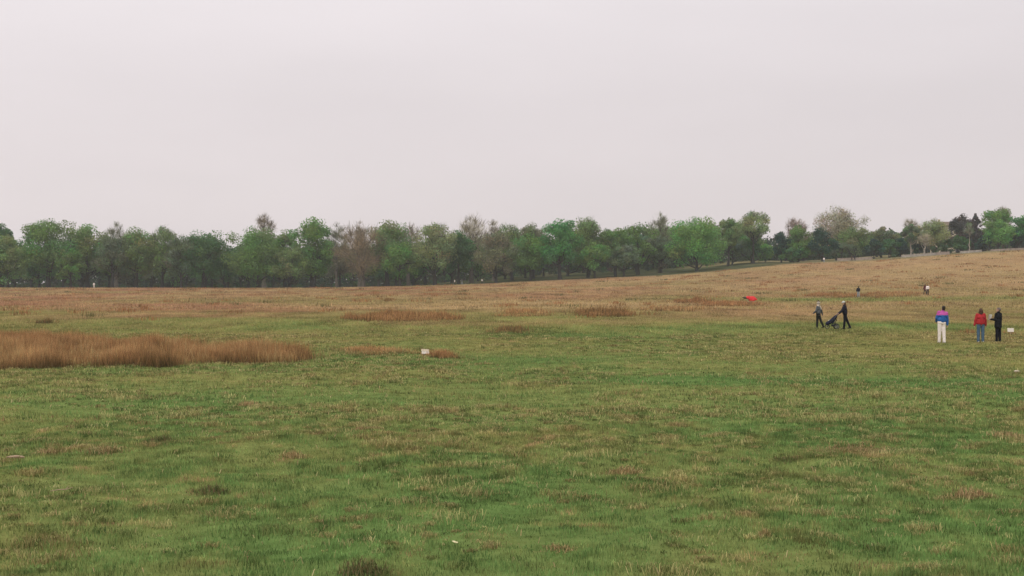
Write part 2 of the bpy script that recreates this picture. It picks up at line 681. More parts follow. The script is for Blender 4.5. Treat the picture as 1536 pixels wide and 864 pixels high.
x, y = wedge(6000, 10.5, 60)
n = len(x)
V, T, C = blades(x, y, rng.uniform(.05, .13, n), .004 + .00030 * y, rng.uniform(.8, .985, n),
                 tone(np.array([[.52, .42, .23], [.48, .34, .19], [.40, .40, .16]])[rng.integers(0, 3, n)], n, .2), True, Hz(x, y) + .035)
o = link('dead_stalks', np_mesh('dead_stalks', V, T, C), GRASS)
tag(o, 'single bleached stalks lying through the green near grass', 'dead grass', kind='stuff')


# ------------------------------------------------------------------ beds of dry rush
RUSH = np.array([[.66, .38, .17], [.52, .27, .125], [.74, .50, .24], [.36, .21, .095], [.24, .23, .10]])


def rush_bed(label, poly, n, hgt, wid, pal=(0, 1, 2, 1, 3), edge=1.0):
    """a bed whose outline on the ground is the polygon poly"""
    P = np.array(poly, float)
    lo, hi = P.min(0), P.max(0)
    x = rng.uniform(lo[0], hi[0], n * 3)
    y = rng.uniform(lo[1], hi[1], n * 3)
    xx = x + (vn(x / edge, y / edge, 81) - .5) * edge * 1.2
    yy = y + (vn(x / edge, y / edge, 82) - .5) * edge * 1.6
    ins = np.zeros(len(x), bool)
    for i in range(len(P)):
        a, b = P[i], P[i - 1]
        c = ((a[1] > yy) != (b[1] > yy)) & (xx < (b[0] - a[0]) * (yy - a[1]) / (b[1] - a[1] + 1e-9) + a[0])
        ins ^= c
    cl = fbm(x / (edge * .7), y / (edge * .7), 83, 2)
    ins &= rng.uniform(0, 1, len(x)) < np.clip((cl - .30) * 2.6, .06, 1)
    x, y, cl = x[ins][:n], y[ins][:n], cl[ins][:n]
    m = len(x)
    x = x + rng.normal(0, .22 * edge, m) * (rng.uniform(0, 1, m) < .35)
    y = y + rng.normal(0, .30 * edge, m) * (rng.uniform(0, 1, m) < .35)
    h = hgt * (.20 + 1.45 * cl * vn(x / .8, y / .9, 87) + .35 * cl) * rng.uniform(.5, 1.35, m)
    sub = fbm(x / (edge * 1.5), y / (edge * 1.5), 85, 2)
    idx = np.clip((sub - .5) * 1.6 * len(pal) + len(pal) / 2 - .5 + rng.normal(0, .9, m), 0, len(pal) - 1).astype(int)
    c = RUSH[np.array(pal)[idx]]
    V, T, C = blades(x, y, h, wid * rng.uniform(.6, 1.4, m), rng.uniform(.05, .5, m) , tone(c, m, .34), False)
    g = np.array([.060, .066, .034])                 # olive foot of each stem, darkened to paint in the bed's shade
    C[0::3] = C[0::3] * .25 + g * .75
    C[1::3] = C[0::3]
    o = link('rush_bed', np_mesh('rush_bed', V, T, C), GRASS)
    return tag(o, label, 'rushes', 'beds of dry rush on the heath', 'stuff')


def gpoly(pts):
    return [tuple(ground(a, b)[:2]) for a, b in pts]


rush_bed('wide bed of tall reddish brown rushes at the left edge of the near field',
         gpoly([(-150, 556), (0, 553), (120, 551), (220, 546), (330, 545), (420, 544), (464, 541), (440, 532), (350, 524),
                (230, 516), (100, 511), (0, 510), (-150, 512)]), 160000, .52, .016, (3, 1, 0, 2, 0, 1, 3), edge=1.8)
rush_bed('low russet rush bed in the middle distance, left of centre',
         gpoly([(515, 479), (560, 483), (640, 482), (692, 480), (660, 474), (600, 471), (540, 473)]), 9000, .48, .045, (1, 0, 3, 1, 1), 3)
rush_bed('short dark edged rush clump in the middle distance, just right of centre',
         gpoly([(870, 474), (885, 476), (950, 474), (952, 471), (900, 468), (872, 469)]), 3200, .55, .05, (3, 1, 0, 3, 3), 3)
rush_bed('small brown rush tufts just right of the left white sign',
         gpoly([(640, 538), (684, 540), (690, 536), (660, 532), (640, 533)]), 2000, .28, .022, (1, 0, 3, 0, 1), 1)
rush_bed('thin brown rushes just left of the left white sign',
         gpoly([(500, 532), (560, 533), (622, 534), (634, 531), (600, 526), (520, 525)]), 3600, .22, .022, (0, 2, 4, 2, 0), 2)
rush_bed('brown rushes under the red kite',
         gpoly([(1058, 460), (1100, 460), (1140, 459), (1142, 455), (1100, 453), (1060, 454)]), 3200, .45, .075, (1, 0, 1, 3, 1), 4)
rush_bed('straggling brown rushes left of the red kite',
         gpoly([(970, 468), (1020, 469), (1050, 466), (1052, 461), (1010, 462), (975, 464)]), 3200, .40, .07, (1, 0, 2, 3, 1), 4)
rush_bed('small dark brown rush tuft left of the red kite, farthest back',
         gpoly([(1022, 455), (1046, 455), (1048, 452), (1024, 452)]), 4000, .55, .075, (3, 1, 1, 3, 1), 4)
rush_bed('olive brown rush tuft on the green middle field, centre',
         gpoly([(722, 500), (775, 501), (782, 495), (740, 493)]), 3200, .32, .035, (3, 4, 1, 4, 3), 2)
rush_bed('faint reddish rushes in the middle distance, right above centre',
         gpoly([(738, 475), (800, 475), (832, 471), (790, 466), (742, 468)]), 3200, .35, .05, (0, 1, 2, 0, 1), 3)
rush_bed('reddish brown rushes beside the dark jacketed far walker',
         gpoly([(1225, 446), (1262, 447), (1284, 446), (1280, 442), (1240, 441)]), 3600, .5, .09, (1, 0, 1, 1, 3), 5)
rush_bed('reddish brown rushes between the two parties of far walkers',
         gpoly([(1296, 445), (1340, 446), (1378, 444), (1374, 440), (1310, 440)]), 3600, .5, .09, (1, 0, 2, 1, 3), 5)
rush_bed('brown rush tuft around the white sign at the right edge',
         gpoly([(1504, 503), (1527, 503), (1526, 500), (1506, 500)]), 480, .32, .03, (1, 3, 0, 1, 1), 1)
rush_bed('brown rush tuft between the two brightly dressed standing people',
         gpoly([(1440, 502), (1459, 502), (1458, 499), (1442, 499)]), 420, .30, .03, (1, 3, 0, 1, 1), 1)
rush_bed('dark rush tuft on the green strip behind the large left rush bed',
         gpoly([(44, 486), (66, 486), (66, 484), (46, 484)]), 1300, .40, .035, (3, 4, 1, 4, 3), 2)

# single tussocks that stand out in the near grass


def tussock(label, px, py, w, h, kind, n=260):
    g = ground(px, py)
    r = rng.normal(0, 1, (n, 2)) * [w * .36, w * .30]
    hh = h * np.exp(-.5 * (r[:, 0] / (w * .5)) ** 2) * rng.uniform(.35, 1.1, n)
    pal = {'straw': [[.50, .36, .19], [.42, .28, .15], [.58, .44, .23], [.24, .22, .09]],
           'russet': [[.48, .36, .18], [.40, .28, .14], [.54, .44, .22], [.22, .18, .08]],
           'dark': [[.13, .17, .06], [.10, .13, .05], [.20, .19, .08], [.26, .19, .10]]}[kind]
    c = np.array(pal)[rng.integers(0, 4, n)]
    x, y = g.x + r[:, 0], g.y + r[:, 1]
    V, T, C = blades(x, y, hh, np.full(n, .0042 + .00028 * g.y), rng.uniform(.2, .95, n), tone(c, n, .2), True)
    V = V - np.array(g)
    b0 = np.arange(n)[:, None] * 5                    # unseen triangles chain the blades into one mesh under the turf
    T = np.concatenate([T, (b0 + [0, 1, 5])[:-1]], 0)
    o = link('grass_tussock', np_mesh('grass_tussock', V, T, C), GRASS)
    o.location = g
    return tag(o, label, 'grass tussock', 'grass tussocks in the near field')


tussock('russet tussock just right of the thick barkless stick at the left edge', 72, 681, .42, .16, 'russet')
tussock('spreading straw coloured tussock, second to the right of the barkless stick', 155, 677, .62, .15, 'russet', 380)
tussock('dark green and brown tussock in the left half below the big rush bed', 240, 662, .50, .17, 'dark')
tussock('dark low tussock above the forked twig, lower left', 317, 738, .40, .12, 'dark')
tussock('small russet tussock left of centre, below the rush bed end', 440, 685, .36, .14, 'russet', 180)
tussock('straw tussock below the right end of the big rush bed', 373, 608, .50, .15, 'straw')
tussock('long dark flattened tussock below the left white sign', 833, 574, .95, .10, 'dark', 300)
tussock('brown tussock in the middle of the near field, right of centre', 938, 709, .46, .14, 'russet')
tussock('broad straw patch of flattened grass in the right half of the near field', 1292, 676, 1.5, .10, 'straw', 800)
tussock('dark and straw tussock near the right edge, middle of the near field', 1508, 656, .62, .17, 'straw')
tussock('large straw tussock with a dark hollow, lower right', 1455, 745, .50, .16, 'straw', 380)
tussock('tall dark green tussock cut by the bottom edge', 545, 858, .42, .16, 'dark', 420)
tussock('small upright brown tussock, lower right of centre', 1148, 803, .14, .11, 'russet', 90)
tussock('low dark tussock pair right of centre of the near field', 1180, 688, .5, .08, 'dark', 200)
tussock('straw tussock near the middle of the bottom part, right of the paper scrap', 838, 824, .28, .08, 'straw', 160)

# small dark tufts scattered over the tan heath
cx, cy = wedge(460, 105, 428, 10)
k = (cy > 165) | (cx < 12)
cx, cy = cx[k], cy[k]
n = len(cx)
per = 34
sz = rng.uniform(.4, 1.3, n) * np.interp(cy, [100, 430], [.8, 1.6])
x = np.repeat(cx, per) + rng.normal(0, .8, n * per) * np.repeat(sz, per)
y = np.repeat(cy, per) + rng.normal(0, .6, n * per) * np.repeat(sz, per)
c = RUSH[np.repeat(rng.choice([1, 1, 1, 3, 4], n), per)] * .72
V, T, C = blades(x, y, rng.uniform(.2, .55, n * per), .02 + .00032 * y, rng.uniform(.05, .6, n * per), tone(c, n * per))
o = link('scattered_rush_tufts', np_mesh('scattered_rush_tufts', V, T, C), GRASS)
tag(o, 'small brown tufts scattered over the far tan heath', 'rush tufts', kind='stuff')


# ------------------------------------------------------------------ trees
BARK = plain('oak_bark', (.050, .046, .042), .95, .35, 3, .5)
PALE_BARK = plain('pale_bark', (.34, .30, .25), .9, .35, 2, .3)
GREY_BARK = plain('grey_bark', (.14, .12, .10), .95, .3, 3, .4)

TINTS = {'green': (.170, .300, .092), 'bright': (.190, .385, .110), 'vivid': (.108, .305, .095), 'dark': (.105, .218, .085),
         'olive': (.220, .320, .120), 'yellow': (.315, .385, .175), 'grey': (.175, .250, .140), 'ever': (.045, .105, .078),
         'copper': (.120, .105, .098), 'brown': (.290, .235, .150), 'pale': (.46, .42, .29), 'pink': (.36, .26, .20),
         'dull': (.235, .255, .150)}


def leaves(cs, rs, per, size, col, r, cv=.14, droop=0., up=0.0):
    """leaf-sized faces through the volume of each clump"""
    n = len(cs) * per
    c = np.repeat(cs, per, 0)
    R = np.repeat(rs, per)
    d = r.normal(0, 1, (n, 3))
    d /= np.linalg.norm(d, axis=1)[:, None]
    d[:, 2] = d[:, 2] * .78 + up * .2
    P = c + d * (R * (.30 + .74 * r.uniform(0, 1, n) ** .6))[:, None]
    P[:, 2] -= droop * r.uniform(0, 1, n) * R
    nrm = d + r.normal(0, .55, (n, 3)) + [0, 0, .35]
    nrm /= np.linalg.norm(nrm, axis=1)[:, None]
    t = np.cross(nrm, r.normal(0, 1, (n, 3)))
    t /= np.linalg.norm(t, axis=1)[:, None]
    b = np.cross(nrm, t)
    s = size * r.uniform(.55, 1.4, n)
    t, b = t * s[:, None], b * (s * r.uniform(.5, .9, n))[:, None]
    V = np.stack([P - t, P - b * .8, P + t, P + b], 1).reshape(-1, 3)
    Q = np.arange(4 * n).reshape(-1, 4)
    k = np.repeat(1 + r.normal(0, cv, (len(cs), 3)) * [1.15, .9, 1.0], per, 0) * (1 + r.normal(0, .08, n))[:, None]
    return V, Q, np.repeat(np.clip(np.array(col) * k, .01, .8), 4, 0)


def twigs(cs, rs, per, col, r, ctr, w=.055, ln=(.7, 1.6), upw=.5):
    n = len(cs) * per
    c = np.repeat(cs, per, 0)
    R = np.repeat(rs, per)
    d = r.normal(0, 1, (n, 3))
    d /= np.linalg.norm(d, axis=1)[:, None]
    P = c + d * (R * r.uniform(0, .9, n))[:, None]
    out = P - ctr
    out /= np.linalg.norm(out, axis=1)[:, None] + 1e-6
    g = out * .7 + r.normal(0, .55, (n, 3)) + [0, 0, upw]
    g /= np.linalg.norm(g, axis=1)[:, None]
    s = np.cross(g, r.normal(0, 1, (n, 3)))
    s /= np.linalg.norm(s, axis=1)[:, None]
    l = r.uniform(*ln, n)[:, None]
    sag = r.normal(0, .15, (n, 3))
    m = P + g * l * .5 + sag * l * .5
    V = np.stack([P - s * w * .5, P + s * w * .5, m + s * w * .4, m - s * w * .4, P + g * l + s * w * .15, P + g * l - s * w * .15], 1).reshape(-1, 3)
    o = np.arange(n)[:, None] * 6
    Q = np.concatenate([o + [0, 1, 2, 3], o + [3, 2, 4, 5]], 0)
    k = np.repeat(1 + r.normal(0, .10, (len(cs), 1)), per, 0) * (1 + r.normal(0, .15, n))[:, None]
    return V, Q, np.repeat(np.clip(np.array(col) * k, .01, .8), 6, 0)


def tree_at(name, label, x, y, H, Wd, kind, form, seed, low=.17, group=None, bark=None, zdrop=0.15, tw=None, trunk_r=None, lean=0.0, label_cat='tree'):
    r = np.random.default_rng(seed)
    root = empty(name, on(x, y, -zdrop))
    tag(root, label, label_cat, group)
    col = TINTS[kind]
    lo = low * H
    zc, rz = (H + lo) / 2, (H - lo) / 2
    ctr = np.array([0, 0, lo + .35 * (H - lo)])
    # clump centres
    if form == 'cone':
        n = 120
        t = .94 * r.uniform(0, 1, n) ** 1.1
        a = r.uniform(0, 2 * np.pi, n)
        rr = Wd * (1 - t) ** .8 * r.uniform(.1, 1.0, n)
        cs = np.stack([rr * np.cos(a), rr * np.sin(a), lo + t * (H - lo)], -1)
        rs = .30 + .9 * (1 - t) * r.uniform(.7, 1.2, n)
    else:
        n = {'dome': 56, 'open': 46, 'tall': 50, 'bush': 46, 'bare': 52, 'mix': 56}[form]
        n = int(n * np.clip(H / 18, .55, 1.2))
        d = r.normal(0, 1, (n, 3))
        d /= np.linalg.norm(d, axis=1)[:, None]
        rad = r.uniform(0, 1, n) ** (.38 if form != 'open' else .25) * .84
        a = np.arctan2(d[:, 1], d[:, 0])
        rad *= 1 + .08 * np.sin(a * 3 + r.uniform(0, 6)) + .07 * np.sin(a * 5 + d[:, 2] * 4 + r.uniform(0, 6))
        cs = d * rad[:, None] * [Wd * 1.19, Wd * 1.19, rz]
        if form in ('dome', 'mix', 'bare'):      # broad low skirts, rounded top
            z = cs[:, 2] / rz
            cs[:, :2] *= (1 + .30 * np.clip(-z, 0, 1) + .18 * np.clip(z, 0, 1))[:, None]
        cs[:, 2] += zc
        rs = min(Wd, rz) * r.uniform(.30, .46, n) * {'open': .85, 'bare': 1.3}.get(form, 1)
        # a leader so that the crown reaches its full height
        cs[0] = [r.normal(0, .12) * Wd, 0, H - rs[0] * .8]
        for q in range(1, 7):
            a_ = r.uniform(0, 6.28)
            cs[q] = [math.cos(a_) * Wd * .38, math.sin(a_) * Wd * .38, H - rs[q] - (H - lo) * r.uniform(.03, .16)]
        cs[:, 2] = np.minimum(cs[:, 2], H - rs * .75)
        cs[:, 2] = np.maximum(cs[:, 2], lo + rs * .35)
    cs[:, 0] += lean * cs[:, 2]
    ctr[0] += lean * ctr[2]
    # trunk and limbs
    tr = trunk_r or (.030 * H * (.8 + .3 * r.uniform()))
    mb = MB()
    if form == 'cone': tr *= .45
    top = H * (.86 if form == 'cone' else .62)
    nz_ = 8
    hs = np.linspace(0, top, nz_)
    px = np.cumsum(np.r_[0, r.normal(0, .10, nz_ - 1)]) * (.3 if form == 'cone' else 1) + lean * hs
    py = np.cumsum(np.r_[0, r.normal(0, .10, nz_ - 1)])
    rr = tr * np.array([1.35, .95, .86, .78, .64, .48, .34, .16])
    mb.tube(np.stack([px, py, hs], -1), rr, 9)
    order = np.argsort(r.uniform(0, 1, len(cs)))
    nl = 10 if form in ('dome', 'bush') else 20
    nodes = []
    for q, i in enumerate(order[:nl]):
        c = cs[i]
        h0 = float(np.clip(c[2] - np.hypot(c[0], c[1]) * .75 - 1, lo * .75, top * .95))
        p0 = np.array([np.interp(h0, hs, px), np.interp(h0, hs, py), h0])
        r0 = float(np.interp(h0, hs, rr)) * .55
        m1 = p0 + (c - p0) * .38 + r.normal(0, .35, 3) + [0, 0, -.03 * H]
        m2 = p0 + (c - p0) * .72 + r.normal(0, .35, 3)
        mb.tube([p0, m1, m2, c], [r0, r0 * .72, r0 * .45, .04], 6)
        nodes += [m1, m2]
    nodes = np.array(nodes)
    for i in order[nl:]:
        c = cs[i]
        j = np.argmin(np.linalg.norm(nodes - c, axis=1) + (nodes[:, 2] > c[2]) * 2)
        m = nodes[j] + (c - nodes[j]) * .5 + r.normal(0, .3, 3)
        mb.tube([nodes[j], m, c], [.10, .07, .03], 5)
    if form in ('bare', 'mix', 'open'):          # finer branching shows through
        for i in range(len(cs)):
            for k in range(5 if form == 'bare' else 3):
                d = (cs[i] - ctr) / (np.linalg.norm(cs[i] - ctr) + .01) + r.normal(0, .7, 3) + [0, 0, .4]
                d /= np.linalg.norm(d)
                e = cs[i] + d * rs[i] * r.uniform(.7, 1.2)
                mb.tube([cs[i], (cs[i] + e) / 2 + r.normal(0, .12, 3), e], [.06, .04, .02], 4)
    mb.build('trunk', bark or (BARK if form != 'bare' else GREY_BARK), root)
    # crown
    if form == 'bare':
        V, Q, C = twigs(cs, rs, tw or int(18 * rs.mean() ** 1.7) + 10, col, r, ctr, .048)
        mat = TWIG
    elif form == 'mix':
        a = leaves(cs, rs, 120, .26, col, r, .10)
        b = twigs(cs, rs, 60, (np.array(TINTS['dull']) * .45 + np.array(col) * .55), r, ctr)
        V, Q, C = joinb([a, b])
        mat = LEAF
    elif form == 'open':
        V, Q, C = leaves(cs, rs, 130, .26, col, r, .10)
        mat = LEAF
    elif form == 'cone':
        V, Q, C = leaves(cs, rs, 46, .26, col, r, .10, .5)
        mat = LEAF
    else:
        V, Q, C = leaves(cs, rs, int(185 * np.clip((min(Wd, rz) / 6.5), .5, 1.6)), .28, col, r, .10)
        mat = LEAF
    link('crown', np_mesh('crown', V, Q, C), mat, root)
    return root


def tree(px, top, hw, D, kind, form, name, label, low=.17, bark=None, group=None, **kw):
    x = (px - 768) / F * D
    z = float(Hz(x, D))
    H = EYE + (HOR - top) / F * D - z + .15
    return tree_at(name, label, x, D, H, hw / F * D, kind, form, int(px * 13 + top * 7 + D), low, group, bark, **kw)


EDGE = 'trees along the edge of the wood'
HILL = 'trees on the rise at the right'
T_ = 'leafy_tree'
rows = [
    # px, top, half width, distance, tint, form, name, label, low, group
    (-30, 336, 34, 436, 'green', 'dome', T_, None, .16),
    (2, 333, 24, 446, 'dark', 'dome', T_, 'dark green leafy tree cut by the left edge, behind a paler low one', .16),
    (12, 352, 27, 434, 'olive', 'dome', T_, 'low pale olive tree in front at the left edge of the wood', .10),
    (72, 326, 38, 440, 'green', 'dome', T_, 'big round green tree near the left end, tallest of that stretch', .13),
    (106, 372, 18, 433, 'green', 'bush', T_, 'small low green tree tucked right of the big round tree at the left end', .12),
    (132, 333, 31, 445, 'olive', 'dome', T_, 'broad olive green tree behind the white clad figure at the wood edge', .15),
    (174, 333, 17, 462, 'dull', 'bare', 'bare_tree', 'thin grey brown bare tree rising between the two olive trees at left', .2),
    (168, 352, 24, 437, 'grey', 'mix', T_, 'dull grey green half leafed tree in front of the grey bare one, left', .15),
    (204, 338, 28, 440, 'olive', 'dome', T_, 'yellow tipped olive tree left of the pale gaps at the trunk feet', .16),
    (243, 338, 28, 443, 'olive', 'mix', T_, 'thinly leaved olive tree standing over the pale gaps at the trunk feet', .18),
    (272, 352, 24, 436, 'grey', 'mix', T_, 'grey green twiggy tree just left of the dip in the skyline', .16),
    (304, 344, 35, 440, 'dark', 'dome', T_, 'dark rounded green tree on the left side of the dip in the skyline', .13),
    (342, 368, 20, 448, 'dark', 'dome', T_, 'low dark green tree filling the dip in the skyline', .13),
    (396, 319, 17, 466, 'brown', 'bare', 'bare_tree', 'bare brown tree top sticking up behind the green tree right of the dip', .35),
    (386, 337, 42, 437, 'green', 'dome', T_, 'broad green tree on the right side of the dip, bare top behind it', .11),
    (428, 343, 22, 448, 'green', 'dome', T_, 'short green tree squeezed between two broad green ones, left of centre', .14),
    (468, 324, 30, 440, 'green', 'dome', T_, 'tall green tree with a knobbly round top, left of centre', .13),
    (436, 372, 24, 433, 'olive', 'mix', T_, 'low yellowish green tree in front of the knobbly topped green tree', .13),
    (505, 334, 16, 460, 'dull', 'bare', 'bare_tree', 'narrow grey bare tree just right of the knobbly topped green tree', .2),
    (545, 337, 40, 438, 'brown', 'bare', 'bare_tree', 'broad brownish bare tree, largest bare crown left of centre', .14),
    (539, 332, 10, 464, 'brown', 'bare', 'bare_tree', 'narrow brown twig top rising behind the broad brownish bare tree', .3),
    (581, 327, 33, 444, 'olive', 'dome', T_, 'tall olive green tree right of the broad brownish bare tree', .14),
    (613, 336, 18, 460, 'brown', 'bare', 'bare_tree', 'brown bare tree between the tall olive tree and the pale yellow green one', .2),
    (600, 362, 24, 434, 'green', 'dome', T_, 'low mid green tree in front, left of the pale yellow green tree', .14),
    (652, 333, 32, 439, 'yellow', 'mix', T_, 'pale yellow green tree with light branches showing, near centre', .15),
    (688, 345, 22, 446, 'dark', 'dome', T_, 'dark green tree right of the pale yellow green one, thick trunk', .18),
    (707, 322, 23, 452, 'pale', 'bare', 'bare_tree', 'tall pale grey bare tree near centre, tallest bare crown of the left half', .25),
    (741, 331, 16, 464, 'pale', 'bare', 'bare_tree', 'slim pale bare tree behind the olive brown drooping tree at centre', .25),
    (744, 347, 29, 435, 'dull', 'mix', T_, 'olive brown drooping tree with layered low branches at centre', .11),
    (768, 336, 22, 450, 'olive', 'mix', T_, 'half leafed olive tree just right of the drooping tree at centre', .17),
    (796, 348, 28, 437, 'green', 'dome', T_, 'plain mid green tree left of the vivid green tree', .16),
    (800, 334, 24, 458, 'dull', 'mix', T_, 'brownish half leafed tree behind the mid green tree at centre', .2),
    (840, 327, 28, 435, 'vivid', 'dome', T_, 'vivid green knob topped tree with a stout trunk, right of centre', .17),
    (882, 325, 29, 446, 'olive', 'mix', T_, 'olive yellow tree with a thin twiggy top beside the vivid green tree', .2),
    (892, 362, 26, 437, 'green', 'dome', T_, 'low green tree in front of the olive yellow tree, dark trunk', .2),
    (923, 341, 24, 448, 'green', 'dome', T_, 'green tree of middling height right of the olive yellow tree', .2),
    (957, 333, 27, 452, 'green', 'open', T_, 'loose green tree with sky showing in its top, left of the grey bare tree', .18),
    (936, 366, 24, 440, 'grey', 'dome', T_, 'grey green low tree over twin trunks, right of centre', .2),
    (990, 318, 16, 462, 'dull', 'bare', 'bare_tree', 'tall narrow grey brown bare tree left of the big green dome', .25),
    (992, 352, 22, 458, 'grey', 'mix', T_, 'grey green half leafed tree below the tall narrow bare tree', .15),
    (1045, 323, 38, 446, 'bright', 'dome', T_, 'big fresh green dome shaped tree standing forward right of centre', .08),
    (1092, 326, 20, 462, 'olive', 'open', T_, 'open olive tree with gaps in its crown, right behind the green dome', .3),
    (1130, 316, 22, 466, 'yellow', 'open', T_, 'tall open crowned yellow green tree, branches clear against the sky', .35),
    (1098, 358, 26, 470, 'grey', 'dome', T_, 'dull grey green tree under the open crowned trees, left one', .12),
    (1127, 352, 25, 474, 'dark', 'dome', T_, 'dull dark green tree under the tall open crowned tree', .1),
    (1148, 366, 13, 480, 'bright', 'bush', T_, 'small bright green tree in the notch of the skyline', .06),
]
for k in rows:
    lab = k[7] or 'rounded green tree at the end of the wood, left of the frame'
    tree(*k[:7], lab, k[8], None, EDGE)

hill = [
    (1172, 347, 14, 462, 'ever', 'bush', 'evergreen_tree', 'dark blue green evergreen at the right side of the skyline notch', .04, None),
    (1193, 326, 17, 474, 'pink', 'bare', 'bare_tree', 'reddish twigged bare tree behind the left dark evergreen', .3, None),
    (1197, 336, 21, 466, 'green', 'dome', T_, 'green leafy tree between the two dark evergreens', .06, None),
    (1190, 370, 22, 458, 'dark', 'bush', 'evergreen_shrub', 'low dark shrub at the foot of the green tree between the evergreens', .02, None),
    (1234, 340, 21, 458, 'ever', 'bush', 'evergreen_tree', 'broad dark blue green evergreen below the tall pale bare tree', .03, None),
    (1256, 309, 37, 482, 'pale', 'mix', 'bare_tree', 'tall wide pale bare tree, highest crown above the fence', .2, None),
    (1283, 339, 24, 470, 'olive', 'mix', T_, 'hazy olive tree in front of the tall wide pale bare tree', .06, None),
    (1262, 362, 18, 462, 'grey', 'bush', T_, 'grey green bushy tree low behind the left fence', .04, None),
    (1322, 339, 20, 474, 'dull', 'open', T_, 'brown tinged open tree with crooked branches above the left fence', .2, None),
    (1311, 357, 14, 460, 'ever', 'bush', 'evergreen_tree', 'small dark evergreen at the right end of the left fence', .03, None),
    (1334, 358, 17, 464, 'dark', 'bush', 'evergreen_shrub', 'dark green rounded shrub left of the white trunked tree', .03, None),
    (1366, 336, 15, 458, 'grey', 'open', 'birch_tree', 'slender tree with a white forked trunk above the middle fence', .45, PALE_BARK),
    (1369, 329, 11, 484, 'pale', 'bare', 'bare_tree', 'wispy bare tree top behind the white forked trunk', .4, None),
    (1352, 356, 14, 468, 'ever', 'bush', 'evergreen_tree', 'dark evergreen right behind the white forked trunk', .03, None),
    (1378, 352, 12, 470, 'ever', 'bush', 'evergreen_shrub', 'dark shrub between the white forked trunk and the pale olive tree', .03, None),
    (1398, 327, 24, 462, 'yellow', 'mix', 'birch_tree', 'pale olive tree with several whitish stems in front of the cream house', .16, PALE_BARK),
    (1410, 361, 15, 461, 'grey', 'bush', 'evergreen_shrub', 'grey green shrub under the pale olive tree, hiding the foot of the cream house', .03, None),
    (1386, 352, 9, 455, 'pale', 'bare', 'birch_tree', 'short leaning pale trunk at the foot of the pale olive tree', .5, PALE_BARK),
    (1420, 358, 13, 462, 'dark', 'bush', 'evergreen_shrub', 'dark green shrub below the cream house wall', .03, None),
    (1443, 320, 21, 474, 'copper', 'dome', T_, 'dark purplish tree right of the cream house', .05, None),
    (1463, 317, 19, 472, 'copper', 'cone', 'conifer_tree', 'pointed dark conifer right of the purplish tree', .04, None),
    (1454, 336, 6, 456, 'grey', 'bare', 'birch_tree', 'thin straight pale trunk standing before the pointed conifer', .6, PALE_BARK),
    (1436, 352, 16, 466, 'dark', 'bush', 'evergreen_shrub', 'low dark greenery at the foot of the purplish tree', .03, None),
    (1474, 352, 14, 464, 'ever', 'bush', 'evergreen_shrub', 'dark evergreen shrub at the foot of the pointed conifer', .03, None),
    (1497, 310, 23, 484, 'green', 'dome', T_, 'tall green tree with a brownish top behind the bright round tree', .1, None),
    (1505, 311, 12, 490, 'brown', 'bare', 'bare_tree', 'brown twig crown in the top of the tall tree at far right', .4, None),
    (1497, 327, 24, 460, 'bright', 'dome', 'chestnut_tree', 'bright green round crowned tree over the right fence', .12, None),
    (1537, 322, 20, 464, 'vivid', 'dome', T_, 'green tree cut by the right edge of the picture', .1, None),
    (1526, 345, 12, 462, 'ever', 'bush', 'evergreen_shrub', 'dark shrub filling the gap beside the tree at the right edge', .03, None),
    (1590, 318, 30, 470, 'green', 'dome', T_, 'green tree beyond the right edge of the picture', .1, None),
]
for k in hill:
    kw = {}
    if k[6] == 'birch_tree': kw = dict(trunk_r={1366: .30, 1398: .28, 1386: .34, 1454: .20}[k[0]], lean={1366: .02, 1398: 0, 1386: .06, 1454: 0}[k[0]])
    tree(*k[:10], HILL, **({'tw': 170} if k[0] == 1256 else kw))

def crown_top(o):
    m = [c for c in o.children if c.name.startswith('crown')][0].data
    co = np.empty(len(m.vertices) * 3, np.float32)
    m.vertices.foreach_get('co', co)
    return float(co[2::3].max())


# deeper in the wood: copies of the front trees, standing behind them where the crowns hide all but scraps
protos = [o for o in COL.objects if o.get('category') == 'tree' and o.get('group') == EDGE and len(o.children) == 2]
lp = [o for o in protos if o.name.startswith('leafy')]
rr = random.Random(5)
k = 0
for i in range(74):
    row = i % 2
    px = -110 + i * 17.2 + rr.uniform(-9, 9)
    D = (474, 512)[row] + rr.uniform(-12, 12)
    if px > 960 and D < 500: D += 25
    if px > 1118: continue
    src = rr.choice(lp)
    c = copy_tree(src)
    x = (px - 768) / F * D
    s = rr.uniform(.78, .92)
    H0 = crown_top(src)
    s *= 18.0 / H0
    c.location = on(x, D, -.2)
    c.scale = (s, s, s)
    c.rotation_euler = (0, 0, rr.uniform(0, 6.28))
    c['label'] = 'shaded tree deep in the wood, mostly hidden behind the front row of trees'
    c['group'] = 'trees deep in the wood'
for i in range(16):
    px = 1180 + i * 27 + rr.uniform(-8, 8)
    D = 505 + rr.uniform(-12, 20)
    src = rr.choice(lp)
    c = copy_tree(src)
    H0 = crown_top(src)
    s = rr.uniform(8.0, 9.6) / H0
    c.location = on((px - 768) / F * D, D, -.2)
    c.scale = (s * 1.15, s * 1.15, s)
    c.rotation_euler = (0, 0, rr.uniform(0, 6.28))
    c['label'] = 'low leafy tree behind the trees on the rise, mostly hidden by them'
    c['group'] = 'low trees behind the rise'

